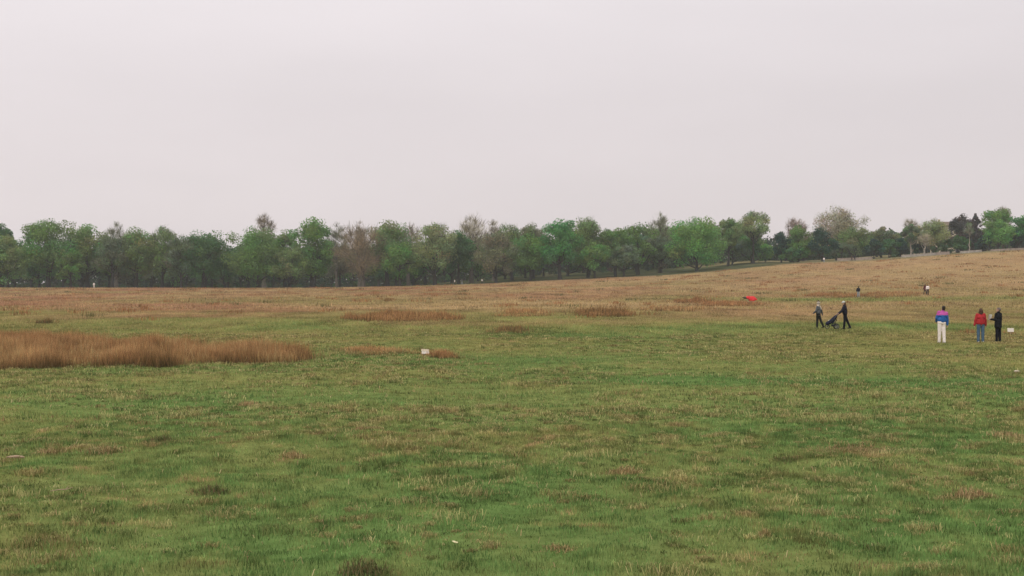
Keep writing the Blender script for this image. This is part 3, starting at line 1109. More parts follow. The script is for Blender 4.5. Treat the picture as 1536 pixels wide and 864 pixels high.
# the rest of the wood, one far mass
n = 1900
x = rng.uniform(-260, 230, n)
y = rng.uniform(548, 630, n)
h = rng.uniform(.02, .9, n) ** 1.8 * np.where(x > 85, 11, 17)
cs = np.stack([x, y, Hz(x, y) + h], -1)
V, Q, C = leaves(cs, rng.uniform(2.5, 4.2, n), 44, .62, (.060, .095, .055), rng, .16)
o = link('far_woodland', np_mesh('far_woodland', V, Q, C), LEAF)
tag(o, 'dark mass of woodland far back behind the trees', 'woodland', kind='stuff')
n = 1200
x = rng.uniform(-250, 180, n)
y = rng.uniform(538, 548, n)
cs = np.stack([x, y, Hz(x, y) + rng.uniform(.0, 1.0, n) * np.where(x > 60, 5.0, 7.5)], -1)
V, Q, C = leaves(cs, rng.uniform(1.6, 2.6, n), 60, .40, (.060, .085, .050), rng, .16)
o = link('hedge', np_mesh('hedge', V, Q, C), LEAF)
tag(o, 'dark thicket closing off the view low down behind the trunks of the wood', 'thicket', kind='stuff')
# low growth under the trees
n = 620
x = rng.uniform(-230, 95, n)
y = rng.uniform(490, 550, n)
cs = np.stack([x, y, Hz(x, y) + rng.uniform(.2, 1.8, n)], -1)
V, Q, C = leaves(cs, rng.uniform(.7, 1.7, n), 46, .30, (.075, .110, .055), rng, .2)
o = link('undergrowth', np_mesh('undergrowth', V, Q, C), LEAF)
tag(o, 'low dark green undergrowth on the woodland floor between the trunks', 'undergrowth', kind='stuff')


# ------------------------------------------------------------------ fences on the rise
FENCE_W = plain('weathered_fence_wood', (.33, .265, .225), .85, .3, 1.2)
FENCE_G = plain('silvered_fence_wood', (.38, .34, .30), .85, .3, 1.2)
POST_W = plain('fence_post_wood', (.33, .28, .24), .85, .25, 2)


def fence(label, px0, px1, D0, D1, h, mat):
    root_p = on((px0 - 768) / F * D0, D0)
    root = empty('wooden_fence', root_p)
    tag(root, label, 'fence', 'wooden fences on the rise')
    a = np.array([(px0 - 768) / F * D0, D0])
    b = np.array([(px1 - 768) / F * D1, D1])
    n = max(2, int(np.linalg.norm(b - a) / 2.2))
    pts = [a + (b - a) * i / n for i in range(n + 1)]
    R = np.array(root_p)
    dr = (b - a) / np.linalg.norm(b - a)
    pan = MB()
    for i in range(n):
        p, q = pts[i], pts[i + 1]
        nb = 9
        for j in range(nb):
            u0, u1 = (j + .04) / nb, (j + .96) / nb
            hh = h * (1 + rng.normal(0, .02))
            V = []
            for off in (-.012, .012):
                for u, top in ((u0, 0), (u1, 0), (u1, 1), (u0, 1)):
                    c = p + (q - p) * u + np.array([-dr[1], dr[0]]) * off
                    V.append([c[0] - R[0], c[1] - R[1], float(Hz(*c)) - R[2] + .05 + top * hh])
            pan.add(V, [(0, 1, 2, 3), (7, 6, 5, 4), (0, 4, 5, 1), (3, 2, 6, 7), (0, 3, 7, 4), (1, 5, 6, 2)])
    pan.build('panel', mat, root)
    for i in range(n + 1):
        c = pts[i]
        p = MB().box((0, 0, (h + .12) / 2), (.11, .11, h + .12))
        po = p.build('post', POST_W, root)
        po.location = (c[0] - R[0] + dr[1] * .08, c[1] - R[1] - dr[0] * .08, float(Hz(*c)) - R[2])
    return root


fence('pinkish weathered board fence left of the white trunked tree, farthest left of the fences', 1256, 1308, 447, 446, .85, FENCE_W)
fence('pale board fence crossing the feet of the white forked trunk', 1352, 1404, 446, 444, .8, FENCE_G)
fence('pinkish board fence under the pale olive tree and the cream house', 1405, 1424, 444, 443, .9, FENCE_W)
fence('short greyish board fence before the purplish tree and the pointed conifer', 1440, 1472, 446, 446, .7, FENCE_G)
fence('long low pinkish board fence under the bright round tree to the right edge', 1486, 1580, 446, 446, .6, FENCE_W)


# ------------------------------------------------------------------ cream house among the trees
CREAM = plain('cream_render', (.66, .58, .44), .85, .08, .4)
SLATE = plain('brown_roof_tiles', (.17, .125, .10), .8, .25, 1.5)
GLASS = plain('window_glass', (.05, .06, .07), .12, .1, 1, 0, .5)
WHITE = plain('white_paint', (.72, .70, .66), .5, .05, 3)
hp = on((1417 - 768) / F * 488, 488, -1.5)
house = empty('house', hp, math.radians(-8))
tag(house, 'cream rendered house with a brown roof half hidden behind the pale olive tree', 'house')
wl = MB()
wl.box((0, 0, 5.4), (8.6, 8, 10.8))
wl.box((0, -4.06, 7.05), (8.8, .14, .28))
wl.build('wall', CREAM, house)
ro = MB()
ro.add([(-4.6, -4.4, 10.8), (4.6, -4.4, 10.8), (4.6, 4.4, 10.8), (-4.6, 4.4, 10.8), (-1.6, 0, 12.3), (1.6, 0, 12.3),
        (-4.6, -4.4, 10.65), (4.6, -4.4, 10.65), (4.6, 4.4, 10.65), (-4.6, 4.4, 10.65)],
       [(0, 1, 5, 4), (1, 2, 5), (2, 3, 4, 5), (3, 0, 4), (6, 7, 1, 0), (7, 8, 2, 1), (8, 9, 3, 2), (9, 6, 0, 3), (9, 8, 7, 6)])
rf = ro.build('roof', SLATE, house)
MB().box((-1.9, .6, 12.4), (.8, .6, 1.5)).build('chimney', CREAM, rf)
for zz in (2.4, 5.6, 8.9):
    for xx in (-3.6, -1.2, 1.2, 3.6):
        if zz < 3 and xx == 1.2: continue
        w = MB().box((xx, -4.02, zz), (1.15, .07, 1.6))
        wo_ = w.build('window', GLASS, house)
        fr = MB()
        for dx in (-.6, .6): fr.box((xx + dx, -4.05, zz), (.09, .12, 1.7))
        for dz in (-.83, 0.02, .83): fr.box((xx, -4.052, zz + dz), (1.11, .11, .09))
        fr.build('frame', WHITE, wo_)
MB().box((1.2, -4.03, 1.35), (1.1, .09, 2.2)).build('door', plain('dark_door', (.06, .07, .06), .5), house)


# ------------------------------------------------------------------ people
def skin_mat(name, skin):
    return plain(name, skin, .6, .08, 12)


SKIN = skin_mat('skin', (.50, .31, .23))
EYE_M = plain('eye', (.04, .03, .03), .3, .1, 5)
LIP_M = plain('lips', (.38, .16, .14), .5, .1, 5)
FABRIC = {}


def fabric(name, col, rough=.9, var=.22, scale=7):
    if name not in FABRIC:
        FABRIC[name] = plain(name, col, rough, var, scale, .3, .15)
    return FABRIC[name]


def v3(*a):
    return np.array(a, float)


class Figure:
    """a standing or walking adult 1.72 m tall facing +Y; angles in degrees"""

    def __init__(s, lhip=0, rhip=0, lknee=0, rknee=0, lean=0, side=0, larm=(5, 8, 10, 0), rarm=(5, 8, 10, 0), head=(0, 0), stance=.085):
        rd = math.radians
        P = v3(0, 0, .92)
        J = {}

        def leg(sx, h, k):
            h, k = rd(h), rd(k)
            hip = P + v3(sx * stance, 0, 0)
            kn = hip + .43 * v3(sx * .02, math.sin(h), -math.cos(h))
            an = kn + .41 * v3(0, math.sin(h - k), -math.cos(h - k))
            return hip, kn, an, h - k
        J['L'], J['R'] = leg(-1, lhip, lknee), leg(1, rhip, rknee)
        low = min(J['L'][2][2], J['R'][2][2])
        s.up = v3(0, 0, .085 - low)
        R = np.array(Matrix.Rotation(rd(side), 3, 'Y') @ Matrix.Rotation(rd(-lean), 3, 'X'))

        def T(x, y, z):
            return P + R @ (v3(x, y, z) - P) + s.up
        s.T = T
        for q in 'LR':
            J[q] = (J[q][0] + s.up, J[q][1] + s.up, J[q][2] + s.up, J[q][3])
        s.J = J
        s.R = R

        def arm(sx, a):
            f, o, e, w = map(rd, a)
            sh = T(sx * .185, 0, 1.415)
            d1 = R @ v3(sx * math.sin(o), math.sin(f) * math.cos(o), -math.cos(f) * math.cos(o))
            el = sh + .29 * d1
            d2 = R @ v3(-sx * math.sin(w) + sx * math.sin(o) * .5, math.sin(f + e) * math.cos(w), -math.cos(f + e) * math.cos(w))
            d2 /= np.linalg.norm(d2)
            return sh, el, el + .25 * d2, d2, sx
        s.A = {'L': arm(-1, larm), 'R': arm(1, rarm)}
        hp, hy = rd(head[0]), rd(head[1])
        s.HR = R @ np.array(Matrix.Rotation(hy, 3, 'Z') @ Matrix.Rotation(hp, 3, 'X'))
        s.neck = T(0, -.01, 1.47)
        s.hc = s.neck + s.HR @ v3(0, .02, .145)

    def hd(s, x, y, z):
        return s.hc + s.HR @ v3(x, y, z)

    def body(s, voxel=.009):
        b = MB()
        T = s.T
        b.cap(T(-.075, 0, .93), T(.075, 0, .93), .105)
        b.cap(T(-.055, .005, 1.08), T(.055, .005, 1.08), .10)
        b.cap(T(0, 0, .93), T(0, 0, 1.1), .125, .12)
        b.cap(T(-.075, 0, 1.28), T(.075, 0, 1.28), .115)
        b.cap(T(0, 0, 1.08), T(0, .01, 1.3), .12, .125)
        b.cap(T(-.16, -.01, 1.41), T(.16, -.01, 1.41), .062)
        b.cap(T(-.08, 0, 1.3), T(-.10, 0, 1.4), .10, .075)
        b.cap(T(.08, 0, 1.3), T(.10, 0, 1.4), .10, .075)
        b.cap(T(0, -.01, 1.40), s.neck, .075, .056)
        b.cap(s.neck, s.hc + s.HR @ v3(0, -.005, -.03), .056, .052)
        for q in 'LR':
            hip, kn, an, a = s.J[q]
            b.cap(hip + v3(0, 0, .02), kn, .088, .056)
            b.cap(kn, an, .054, .036)
            b.cap(kn + (an - kn) * .12 + v3(0, -.012, 0), kn + (an - kn) * .55, .052, .040)
            f = v3(0, math.cos(a * .5), math.sin(a * .5) * .6)
            b.cap(an + v3(0, -.035, -.045), an + f * .15 + v3(0, 0, -.058), .034, .024)
            sh, el, wr, d, sx = s.A[q]
            b.cap(sh, el, .050, .040)
            b.cap(el, wr, .041, .026)
            s._hand(b, wr, d, sx)
        M = s.HR
        b.ell(s.hd(0, -.012, .03), (.076, .096, .092), 18, 12, M)
        b.ell(s.hd(0, .022, -.035), (.060, .070, .080), 16, 10, M)
        b.cap(s.hd(0, .072, -.093), s.hd(0, .070, -.09), .026)
        b.cap(s.hd(0, .088, .022), s.hd(0, .107, -.026), .010, .015)
        b.cap(s.hd(-.035, .078, .036), s.hd(.035, .078, .036), .014)
        b.cap(s.hd(-.018, .083, -.058), s.hd(.018, .083, -.058), .010)
        for sx in (-1, 1):
            b.ell(s.hd(sx * .078, -.012, 0), (.012, .022, .032), 10, 8, M)
            b.cap(s.hd(sx * .038, .066, -.02), s.hd(sx * .036, .060, -.05), .022, .026)
        m = b.fuse('person', voxel)
        n = len(m.polygons)
        c = np.empty(n * 3, np.float32)
        m.polygons.foreach_get('center', c)
        l = (c.reshape(-1, 3) - s.hc) @ s.HR
        idx = np.zeros(n, np.int32)
        eye = (np.abs(np.abs(l[:, 0]) - .032) < .013) & (np.abs(l[:, 2] - .014) < .008) & (l[:, 1] > .05)
        lip = (np.abs(l[:, 0]) < .026) & (np.abs(l[:, 2] + .058) < .010) & (l[:, 1] > .06)
        idx[eye], idx[lip] = 1, 2
        m.polygons.foreach_set('material_index', idx)
        return m

    def _hand(s, b, wr, d, sx):
        """palm, four unequal bent fingers and a thumb leaving the side of the palm"""
        n = np.cross(d, v3(0, 1, 0))
        if np.linalg.norm(n) < .2: n = v3(1, 0, 0)
        n /= np.linalg.norm(n)
        sd = np.cross(n, d)              # across the knuckles, thumb side positive
        if sd[1] < 0: sd = -sd
        inw = n * (1 if n[0] * -sx > 0 else -1)      # palm faces the thigh
        for k, ln in zip((-1.5, -.5, .5, 1.5), (.058, .074, .080, .072)):
            a = wr + sd * k * .011
            kn = wr + d * .088 + sd * k * .0215
            b.cap(a, kn, .013, .0115, 8, 2)
            d1 = d * .92 + inw * .35 + sd * k * .05
            d1 /= np.linalg.norm(d1)
            d2 = d * .55 + inw * .83 + sd * k * .04
            d2 /= np.linalg.norm(d2)
            p = kn + d1 * ln * .55
            b.cap(kn, p, .0095, .0085, 8, 2)
            b.cap(p, p + d2 * ln * .5, .0085, .007, 8, 2)
        t0 = wr + d * .03 + sd * .024
        t1 = t0 + (sd * .7 + d * .6 + inw * .3) * .042
        b.cap(wr + d * .015, t0, .014, .013, 8, 2)
        b.cap(t0, t1, .012, .010, 8, 2)
        b.cap(t1, t1 + (d * .9 + sd * .2 + inw * .3) * .03, .010, .008, 8, 2)

    def trousers(s, loose=1.0, flare=.0, low=.02):
        b = MB()
        T = s.T
        b.cap(T(-.075, -.005, .95), T(.075, -.005, .95), .118 + .01 * loose)
        b.cap(T(-.06, 0, 1.02), T(.06, 0, 1.02), .112)
        for q in 'LR':
            hip, kn, an, a = s.J[q]
            b.cap(hip + v3(0, 0, .02), kn, .098 + .008 * loose, .066 + .014 * loose)
            b.cap(kn, an + (kn - an) * low - v3(0, 0, .02), .064 + .014 * loose, .052 + .016 * loose + flare)
        return b.fuse('trousers', .013, .010, 7, 2, 3)

    def shoes(s, sz=1.0):
        for q in 'LR':
            hip, kn, an, a = s.J[q]
            f = v3(0, math.cos(a * .5), math.sin(a * .5) * .6)
            b = MB()
            b.cap(an + v3(0, -.035, -.042), an + f * .16 + v3(0, 0, -.055), .043, .032)
            b.cap(an + v3(0, -.01, 0), an + v3(0, -.02, -.04), .044, .045)
            yield b.fuse('shoe', .010)

    def jacket(s, hem=.84, loose=1.0, sleeve=1.0, collar=.0, coat=False, wrinkle=.012):
        b = MB()
        T = s.T
        g = .022 * loose
        b.cap(T(-.08, 0, 1.29), T(.08, 0, 1.29), .122 + g)
        b.cap(T(-.065, 0, 1.10), T(.065, 0, 1.10), .120 + g)
        b.cap(T(0, -.005, 1.06), T(0, 0, 1.3), .13 + g, .135 + g)
        b.cap(T(-.14, -.01, 1.395), T(.14, -.01, 1.395), .070 + g * .35)
        b.cap(T(-.08, 0, 1.3), T(-.11, 0, 1.39), .115, .088)
        b.cap(T(.08, 0, 1.3), T(.11, 0, 1.39), .115, .088)
        b.cap(T(0, -.01, 1.39), T(0, -.01, 1.455 + collar), .09, .072 + collar * .4)
        hz = hem + .11 + g
        b.cap(T(-.075, 0, hz), T(.075, 0, hz), .118 + g)
        b.cap(T(0, 0, hz), T(0, 0, 1.1), .13 + g, .13 + g)
        if coat:
            for x in (-.09, 0, .09):
                b.cap(T(x, 0, 1.0), v3(x * 1.15, .01, hem + .12) + s.up, .125, .125)
        for q in 'LR':
            sh, el, wr, d, sx = s.A[q]
            b.cap(sh, el, .066 + g * .5, .056 + g * .5)
            b.cap(el, el + (wr - el) * sleeve, .056 + g * .5, .043 + g * .4)
        return b.fuse('jacket', .013, wrinkle, 6, 2, 9)


def split_z(mesh, zs):
    """material slot by height, one colour band under the other"""
    n = len(mesh.polygons)
    c = np.empty(n * 3, np.float32)
    mesh.polygons.foreach_get('center', c)
    mesh.polygons.foreach_set('material_index', np.digitize(-c[2::3], [-z for z in zs]).astype(np.int32))


def person(label, foot, heading, height, fig, voxel=.009, group=None):
    """heading: degrees, 0 = walking away from the camera, 90 = towards the left of the picture"""
    m = fig.body(voxel)
    o = link('person', m, [SKIN, EYE_M, LIP_M])
    o.location = Vector(foot) - Vector((0, 0, .02))
    o.rotation_euler = (0, 0, math.radians(heading))
    s = height / 1.72
    o.scale = (s, s, s)
    tag(o, label, 'person', group)
    return o


def wear(o, name, mesh, *mats):
    return link(name, mesh, list(mats), o)


def hair(fig, style, seed=0):
    b = MB()
    M = fig.HR
    b.ell(fig.hd(0, -.025, .042), (.086, .098, .094), 18, 12, M)
    if style == 'bob':
        b.cap(fig.hd(-.05, -.05, .02), fig.hd(-.078, -.035, -.12), .055, .045)
        b.cap(fig.hd(.05, -.05, .02), fig.hd(.078, -.035, -.12), .055, .045)
        b.cap(fig.hd(0, -.07, .02), fig.hd(0, -.075, -.14), .07, .065)
    if style == 'short':
        b.cap(fig.hd(-.03, -.062, .0), fig.hd(-.03, -.06, -.06), .05, .035)
        b.cap(fig.hd(.03, -.062, .0), fig.hd(.03, -.06, -.06), .05, .035)
    if style == 'long':
        b.cap(fig.hd(-.03, -.07, .0), fig.hd(-.04, -.10, -.25), .06, .05)
        b.cap(fig.hd(.03, -.07, .0), fig.hd(.04, -.10, -.25), .06, .05)
    return b.fuse('hair', .011, .008, 16, 1, seed)


HAIR_D = plain('dark_hair', (.030, .022, .018), .6, .3, 20, .4)
HAIR_B = plain('brown_hair', (.075, .038, .022), .6, .3, 20, .4)
HAIR_G = plain('greying_hair', (.14, .11, .10), .6, .3, 20, .4)
SHOE_W = plain('white_trainer', (.62, .60, .58), .6)
SHOE_D = plain('dark_shoe', (.03, .027, .025), .5)


def dress(o, fig, shoe, **_):
    for m in fig.shoes():
        wear(o, 'shoe', m, shoe)


# purple and blue anorak, white trousers
f = Figure(lhip=3, rhip=-4, rknee=4, lean=2, side=7, larm=(12, 10, 40, 24), rarm=(-4, 12, 8, -4), head=(14, -8))
p = person('person in a pink and blue anorak and white trousers standing with the back turned', ground(1412.5, 514), 8, 1.80, f, .007)
j = f.jacket(.93, 1.5, .98, .03)
split_z(j, [1.30])
wear(p, 'anorak', j, fabric('pink_nylon', (.52, .10, .36), .6, .12), fabric('blue_nylon', (.022, .115, .36), .6, .18))
wear(p, 'trousers', f.trousers(1.2), fabric('white_cotton', (.84, .77, .73), .9, .05))
wear(p, 'hair', hair(f, 'short', 1), HAIR_D)
dress(p, f, SHOE_W)

# red jacket, jeans
f = Figure(lhip=2, rhip=-2, larm=(4, 13, 6, -3), rarm=(4, 13, 8, -3), head=(4, 5), stance=.10)
p = person('person with a brown bob in a red jacket and blue jeans seen from behind', ground(1471, 513), 3, 1.66, f, .007)
wear(p, 'jacket', f.jacket(.86, 1.7, 1.0, .03), fabric('red_cloth', (.40, .030, .035), .8, .15))
wear(p, 'jeans', f.trousers(1.2), fabric('blue_denim', (.075, .135, .20), .95, .25))
wear(p, 'hair', hair(f, 'bob', 2), HAIR_B)
dress(p, f, SHOE_W)

# long black coat, holding a sheet of paper
f = Figure(lhip=2, rhip=-2, larm=(6, 8, 88, 10), rarm=(2, 9, 6, 0), head=(6, 22))
p = person('person in a long black coat holding up a white sheet of paper', ground(1497.5, 512.5), 38, 1.68, f, .007)
wear(p, 'coat', f.jacket(.66, 1.2, 1.0, .04, True), fabric('black_wool', (.012, .013, .016), .95, .3))
wear(p, 'trousers', f.trousers(.8), fabric('black_trousers', (.010, .010, .016), .95, .3))
wear(p, 'hair', hair(f, 'short', 3), HAIR_G)
dress(p, f, SHOE_D)
PAPER = plain('white_paper', (.80, .78, .72), .7, .04, 6)
sh, el, wr, d, sx = f.A['L']
bpy.context.view_layer.update()
hand = Matrix.Rotation(math.radians(38), 3, 'Z') @ Vector(wr + d * .13) * (1.68 / 1.72) + p.location
pg = MB()
NX, NY = 5, 7
Vp = []
for t in (0, .0022):
    for jx in range(NX):
        for jy in range(NY):
            u, v = jx / (NX - 1) - .5, jy / (NY - 1)
            Vp.append((u * .21, .05 * math.cos(u * 3) + .02 * v * v + t, v * .30))
Fp = []
for t in (0, 1):
    o_ = t * NX * NY
    for jx in range(NX - 1):
        for jy in range(NY - 1):
            q = (o_ + jx * NY + jy, o_ + (jx + 1) * NY + jy, o_ + (jx + 1) * NY + jy + 1, o_ + jx * NY + jy + 1)
            Fp.append(q if t == 0 else q[::-1])
pg.add(Vp, Fp)
po = pg.build('paper_sheet', PAPER, None, True)
po.location = hand + Vector((-.01, -.06, -.06))
po.rotation_euler = (math.radians(20), 0, math.radians(25))
tag(po, 'white sheet of paper held out by the person in the long black coat', 'paper')

# walker in a pale striped hat and scarf
f = Figure(lhip=4, lknee=2, rhip=-18, rknee=10, lean=-1, larm=(10, 15, 45, 25), rarm=(-20, 22, 14, -10), head=(-2, 5))
p = person('walking person in a grey top, dark trousers and a pale striped woolly hat', ground(1227.5, 492.5), 55, 1.66, f, .008)
wear(p, 'jacket', f.jacket(.93, 1.1, .98, .03), fabric('grey_fleece', (.105, .115, .125), .95, .2))
wear(p, 'trousers', f.trousers(.9), fabric('dark_trousers', (.016, .018, .017), .95, .3))
STRIPE_A = fabric('cream_wool', (.60, .52, .42), .95, .12)
STRIPE_B = fabric('grey_brown_wool', (.22, .19, .16), .95, .12)
b = MB()
b.ell(f.hd(0, -.015, .05), (.104, .118, .115), 18, 12, f.HR)
b.cap(f.hd(0, -.01, .02), f.hd(0, -.02, -.02), .10, .098)
hm = b.fuse('woolly_hat', .011, .004, 20)
c = np.empty(len(hm.polygons) * 3, np.float32)
hm.polygons.foreach_get('center', c)
hm.polygons.foreach_set('material_index', ((c[2::3] * 17).astype(int) % 2).astype(np.int32))
hat = wear(p, 'woolly_hat', hm, STRIPE_A, STRIPE_B)
wear(hat, 'pompom', MB().ell(f.hd(0, -.02, .20), (.045, .045, .042)).fuse('pompom', .010, .006, 30), HAIR_B)
b = MB()
b.cap(f.T(-.05, 0, 1.47), f.T(.05, 0, 1.47), .085)
b.cap(f.T(-.03, 0, 1.52), f.T(.03, 0, 1.52), .08)
b.cap(f.T(.06, -.08, 1.46), f.T(.09, -.14, 1.28), .045, .05)
wear(p, 'scarf', b.fuse('scarf', .012, .006, 12), STRIPE_A)
dress(p, f, SHOE_D)

# walker pushing the pushchair
PUSH = ground(1267.5, 493.5)
f = Figure(lhip=5, lknee=0, rhip=-20, rknee=6, lean=5, larm=(30, 4, 26, 4), rarm=(30, 4, 26, 4), head=(-4, 0))
HEAD_P = 84
p = person('person in black with a pale cap leaning forward to push a pushchair', PUSH, HEAD_P, 1.72, f, .008)
wear(p, 'jacket', f.jacket(.88, 1.2, 1.0, .03), fabric('black_nylon', (.013, .013, .024), .7, .3))
wear(p, 'trousers', f.trousers(.9), fabric('black_trousers', (.010, .010, .016), .95, .3))
wear(p, 'hair', hair(f, 'long', 4), HAIR_B)
b = MB()
b.ell(f.hd(0, -.008, .062), (.092, .106, .085), 16, 10, f.HR)
b.ell(f.hd(0, .115, .045), (.070, .075, .010), 14, 6, f.HR)
wear(p, 'cap', b.fuse('cap', .009), fabric('pale_cap', (.55, .56, .50), .8, .1))
dress(p, f, SHOE_D)
gripz = (f.A['L'][2] + f.A['L'][3] * .10)
bpy.context.view_layer.update()

# the pushchair, in the pusher's frame: forward is +Y
NAVY = fabric('navy_canvas', (.016, .018, .040), .8, .25)
STEEL = plain('pushchair_steel', (.30, .31, .32), .35, .1, 6, 0, .5)
DARKT = plain('pushchair_black_tube', (.025, .025, .028), .4, .2, 6, 0, .4)
RUBBER = plain('tyre_rubber', (.02, .02, .02), .9)
pc = empty('pushchair', PUSH, math.radians(HEAD_P))
tag(pc, 'dark three wheeled pushchair being pushed to the left by the person in black', 'pushchair')
gy, gz = float(gripz[1]), float(gripz[2])
fm = MB()
hub_r, hub_f = (gy + 0.091, .165), (gy + 0.638, .15)
for sx in (-1, 1):
    fm.tube([(sx * .24, gy, gz), (sx * .25, gy + 0.228, .68), (sx * .22, gy + 0.471, .40), (sx * .05, hub_f[0] - .08, .26), (sx * .045, hub_f[0], .13)], .020, 8)
    fm.tube([(sx * .25, gy + 0.228, .68), (sx * .28, hub_r[0] + .05, .30), (sx * .30, hub_r[0], .15)], .018, 8)
    fm.tube([(sx * .30, hub_r[0], .17), (sx * .22, gy + 0.304, .25), (sx * .10, gy + 0.502, .32)], .011, 8)
fm.tube([(-.30, hub_r[0], .15), (.30, hub_r[0], .15)], .011, 8)
fm.build('frame', DARKT, pc, True)
MB().tube([(-.24, gy, gz), (-.20, gy - .02, gz + .012), (0, gy - .03, gz + .018), (.20, gy - .02, gz + .012), (.24, gy, gz)], .019, 8).build('handlebar', RUBBER, pc, True)
st = MB()
st.cap((-.15, gy + 0.167, .68), (.15, gy + 0.167, .68), .035)
st.cap((-.15, gy + 0.319, .36), (.15, gy + 0.319, .36), .05)
for x in (-.14, -.07, 0, .07, .14):
    st.cap((x, gy + 0.182, .68), (x, gy + 0.319, .36), .035, .045)
    st.cap((x, gy + 0.319, .36), (x, gy + 0.517, .42), .045, .035)
    st.cap((x, gy + 0.517, .42), (x, gy + 0.608, .26), .03, .025)
st.cap((-.09, gy + 0.350, .50), (-.07, gy + 0.638, .33), .13, .11)
st.cap((.09, gy + 0.350, .50), (.07, gy + 0.638, .33), .13, .11)
st.cap((0, gy + 0.122, .76), (0, gy + 0.350, .50), .10, .14)
link('seat', st.fuse('seat', .014, .006, 9), NAVY, pc)
cn = MB()
Vc, Fc = [], []
na_ = 9
for i in range(na_):
    a = math.radians(-95 + 70 * i / (na_ - 1))
    for j in range(9):
        u = j / 8 * 2 - 1
        sc = math.sqrt(max(0, 1 - (u * .86) ** 2)) * .12 + .88
        for rr_ in (.24,):
            Vc.append((u * .25, gy + 0.304 + math.sin(a) * rr_ * sc, .52 + math.cos(a) * rr_ * sc * (1 - .25 * u * u)))
Vc2 = [(x * .93, y - .0, z - .014) for x, y, z in Vc]
k0 = len(Vc)
for i in range(na_ - 1):
    for j in range(8):
        q = (i * 9 + j, i * 9 + j + 1, (i + 1) * 9 + j + 1, (i + 1) * 9 + j)
        Fc += [q, tuple(t + k0 for t in q[::-1])]
cn.add(Vc + Vc2, Fc)
cn.build('canopy', NAVY, pc, True)
MB().box((0, gy + 0.228, .22), (.34, .30, .12)).build('basket', fabric('dark_mesh', (.03, .032, .04)), pc)
bl = MB()
bl.ell((0, gy + 0.502, .50), (.10, .08, .05))
bl.cap((-.05, gy + 0.471, .52), (.06, gy + 0.532, .49), .05)
link('blanket', bl.fuse('blanket', .012, .010, 12), fabric('pale_blanket', (.50, .52, .46), .9, .1), pc)
for x, (y, z), R_ in ((-.31, hub_r, .165), (.31, hub_r, .165), (0, hub_f, .15)):
    w = MB().ring((x, y, z), R_ - .022, .022).build('wheel', RUBBER, pc, True)
    rm = MB().ring((x, y, z), R_ - .045, .008)
    rm.cap((x - .03, y, z), (x + .03, y, z), .018)
    for q in range(8):
        a = q * math.pi / 4
        rm.tube([(x, y, z), (x, y + math.cos(a) * (R_ - .045), z + math.sin(a) * (R_ - .045))], .004, 5)
    rm.build('rim', STEEL, w, True)

# far walkers
f = Figure(lhip=6, rhip=-6, larm=(8, 16, 40, 20), rarm=(8, 16, 40, 20), head=(0, 10))
p = person('far person in a dark jacket and pale jeans, left of the other far walkers', ground(1287.5, 446.5), 10, 1.70, f, .012)
wear(p, 'jacket', f.jacket(.88, 1.6, 1.0, .03), fabric('black_nylon', (.013, .013, .024)))
wear(p, 'jeans', f.trousers(1.1), fabric('pale_denim', (.28, .31, .34)))
wear(p, 'hair', hair(f, 'short', 5), HAIR_D)
dress(p, f, SHOE_D)
f = Figure(lhip=14, rhip=-14, rknee=8, larm=(10, 10, 20, 0), rarm=(-10, 10, 10, 0))
p = person('far walking person in a maroon coat beside a companion in a white top', ground(1387.6, 442), 30, 1.68, f, .012)
wear(p, 'coat', f.jacket(.74, 1.4, 1.0, .03, True), fabric('maroon_cloth', (.11, .035, .035)))
wear(p, 'trousers', f.trousers(.9), fabric('dark_trousers', (.016, .018, .017)))
wear(p, 'hair', hair(f, 'bob', 6), HAIR_B)
dress(p, f, SHOE_D)
f = Figure(lhip=-12, rhip=12, lknee=8, larm=(-8, 10, 15, 0), rarm=(20, 10, 60, 0))
g = ground(1391.6, 442.6)
p = person('far walking person in a white top beside a companion in a maroon coat', g, -20, 1.66, f, .012)
wear(p, 'top', f.jacket(.92, 1.2, 1.0, .02), fabric('white_cotton', (.74, .66, .62)))
wear(p, 'trousers', f.trousers(.9), fabric('brown_trousers', (.07, .05, .045)))
wear(p, 'hair', hair(f, 'short', 7), HAIR_D)
dress(p, f, SHOE_D)

tiny = [
    ('tiny figure in white at the foot of the olive trees, left', 141, 431.5, 430, 'white', 'white', 20, 1.72),
    ('tiny white topped figure walking at the wood edge, left of the one in grey', 682, 427.5, 432, 'white', 'dark', 80, 1.7),
    ('tiny figure in grey walking at the wood edge between two white topped ones', 693, 427.3, 432, 'grey', 'pale', 80, 1.7),
    ('tiny white topped figure at the wood edge, right of the one in grey', 723, 427, 433, 'white', 'dark', -60, 1.55),
    ('tiny pale figure atop the heath under the broad dark evergreen', 1236, 397.5, 434, 'white', 'pale', 0, 1.6),
    ('tiny figure in black before the pinkish fence, the taller of the two', 1282, 391.5, 440, 'black', 'dark', 40, 1.8),
    ('tiny figure in dark brown before the pinkish fence, shorter of the two', 1277.5, 391.5, 441, 'brown', 'dark', 40, 1.62),
]
tops = {'white': fabric('white_cotton', (.74, .66, .62)), 'grey': fabric('grey_fleece', (.105, .115, .125)),
        'black': fabric('black_nylon', (.013, .013, .024)), 'brown': fabric('brown_cloth', (.10, .06, .045))}
legs = {'white': tops['white'], 'dark': fabric('dark_trousers', (.016, .018, .017)), 'pale': fabric('pale_denim', (.28, .31, .34))}
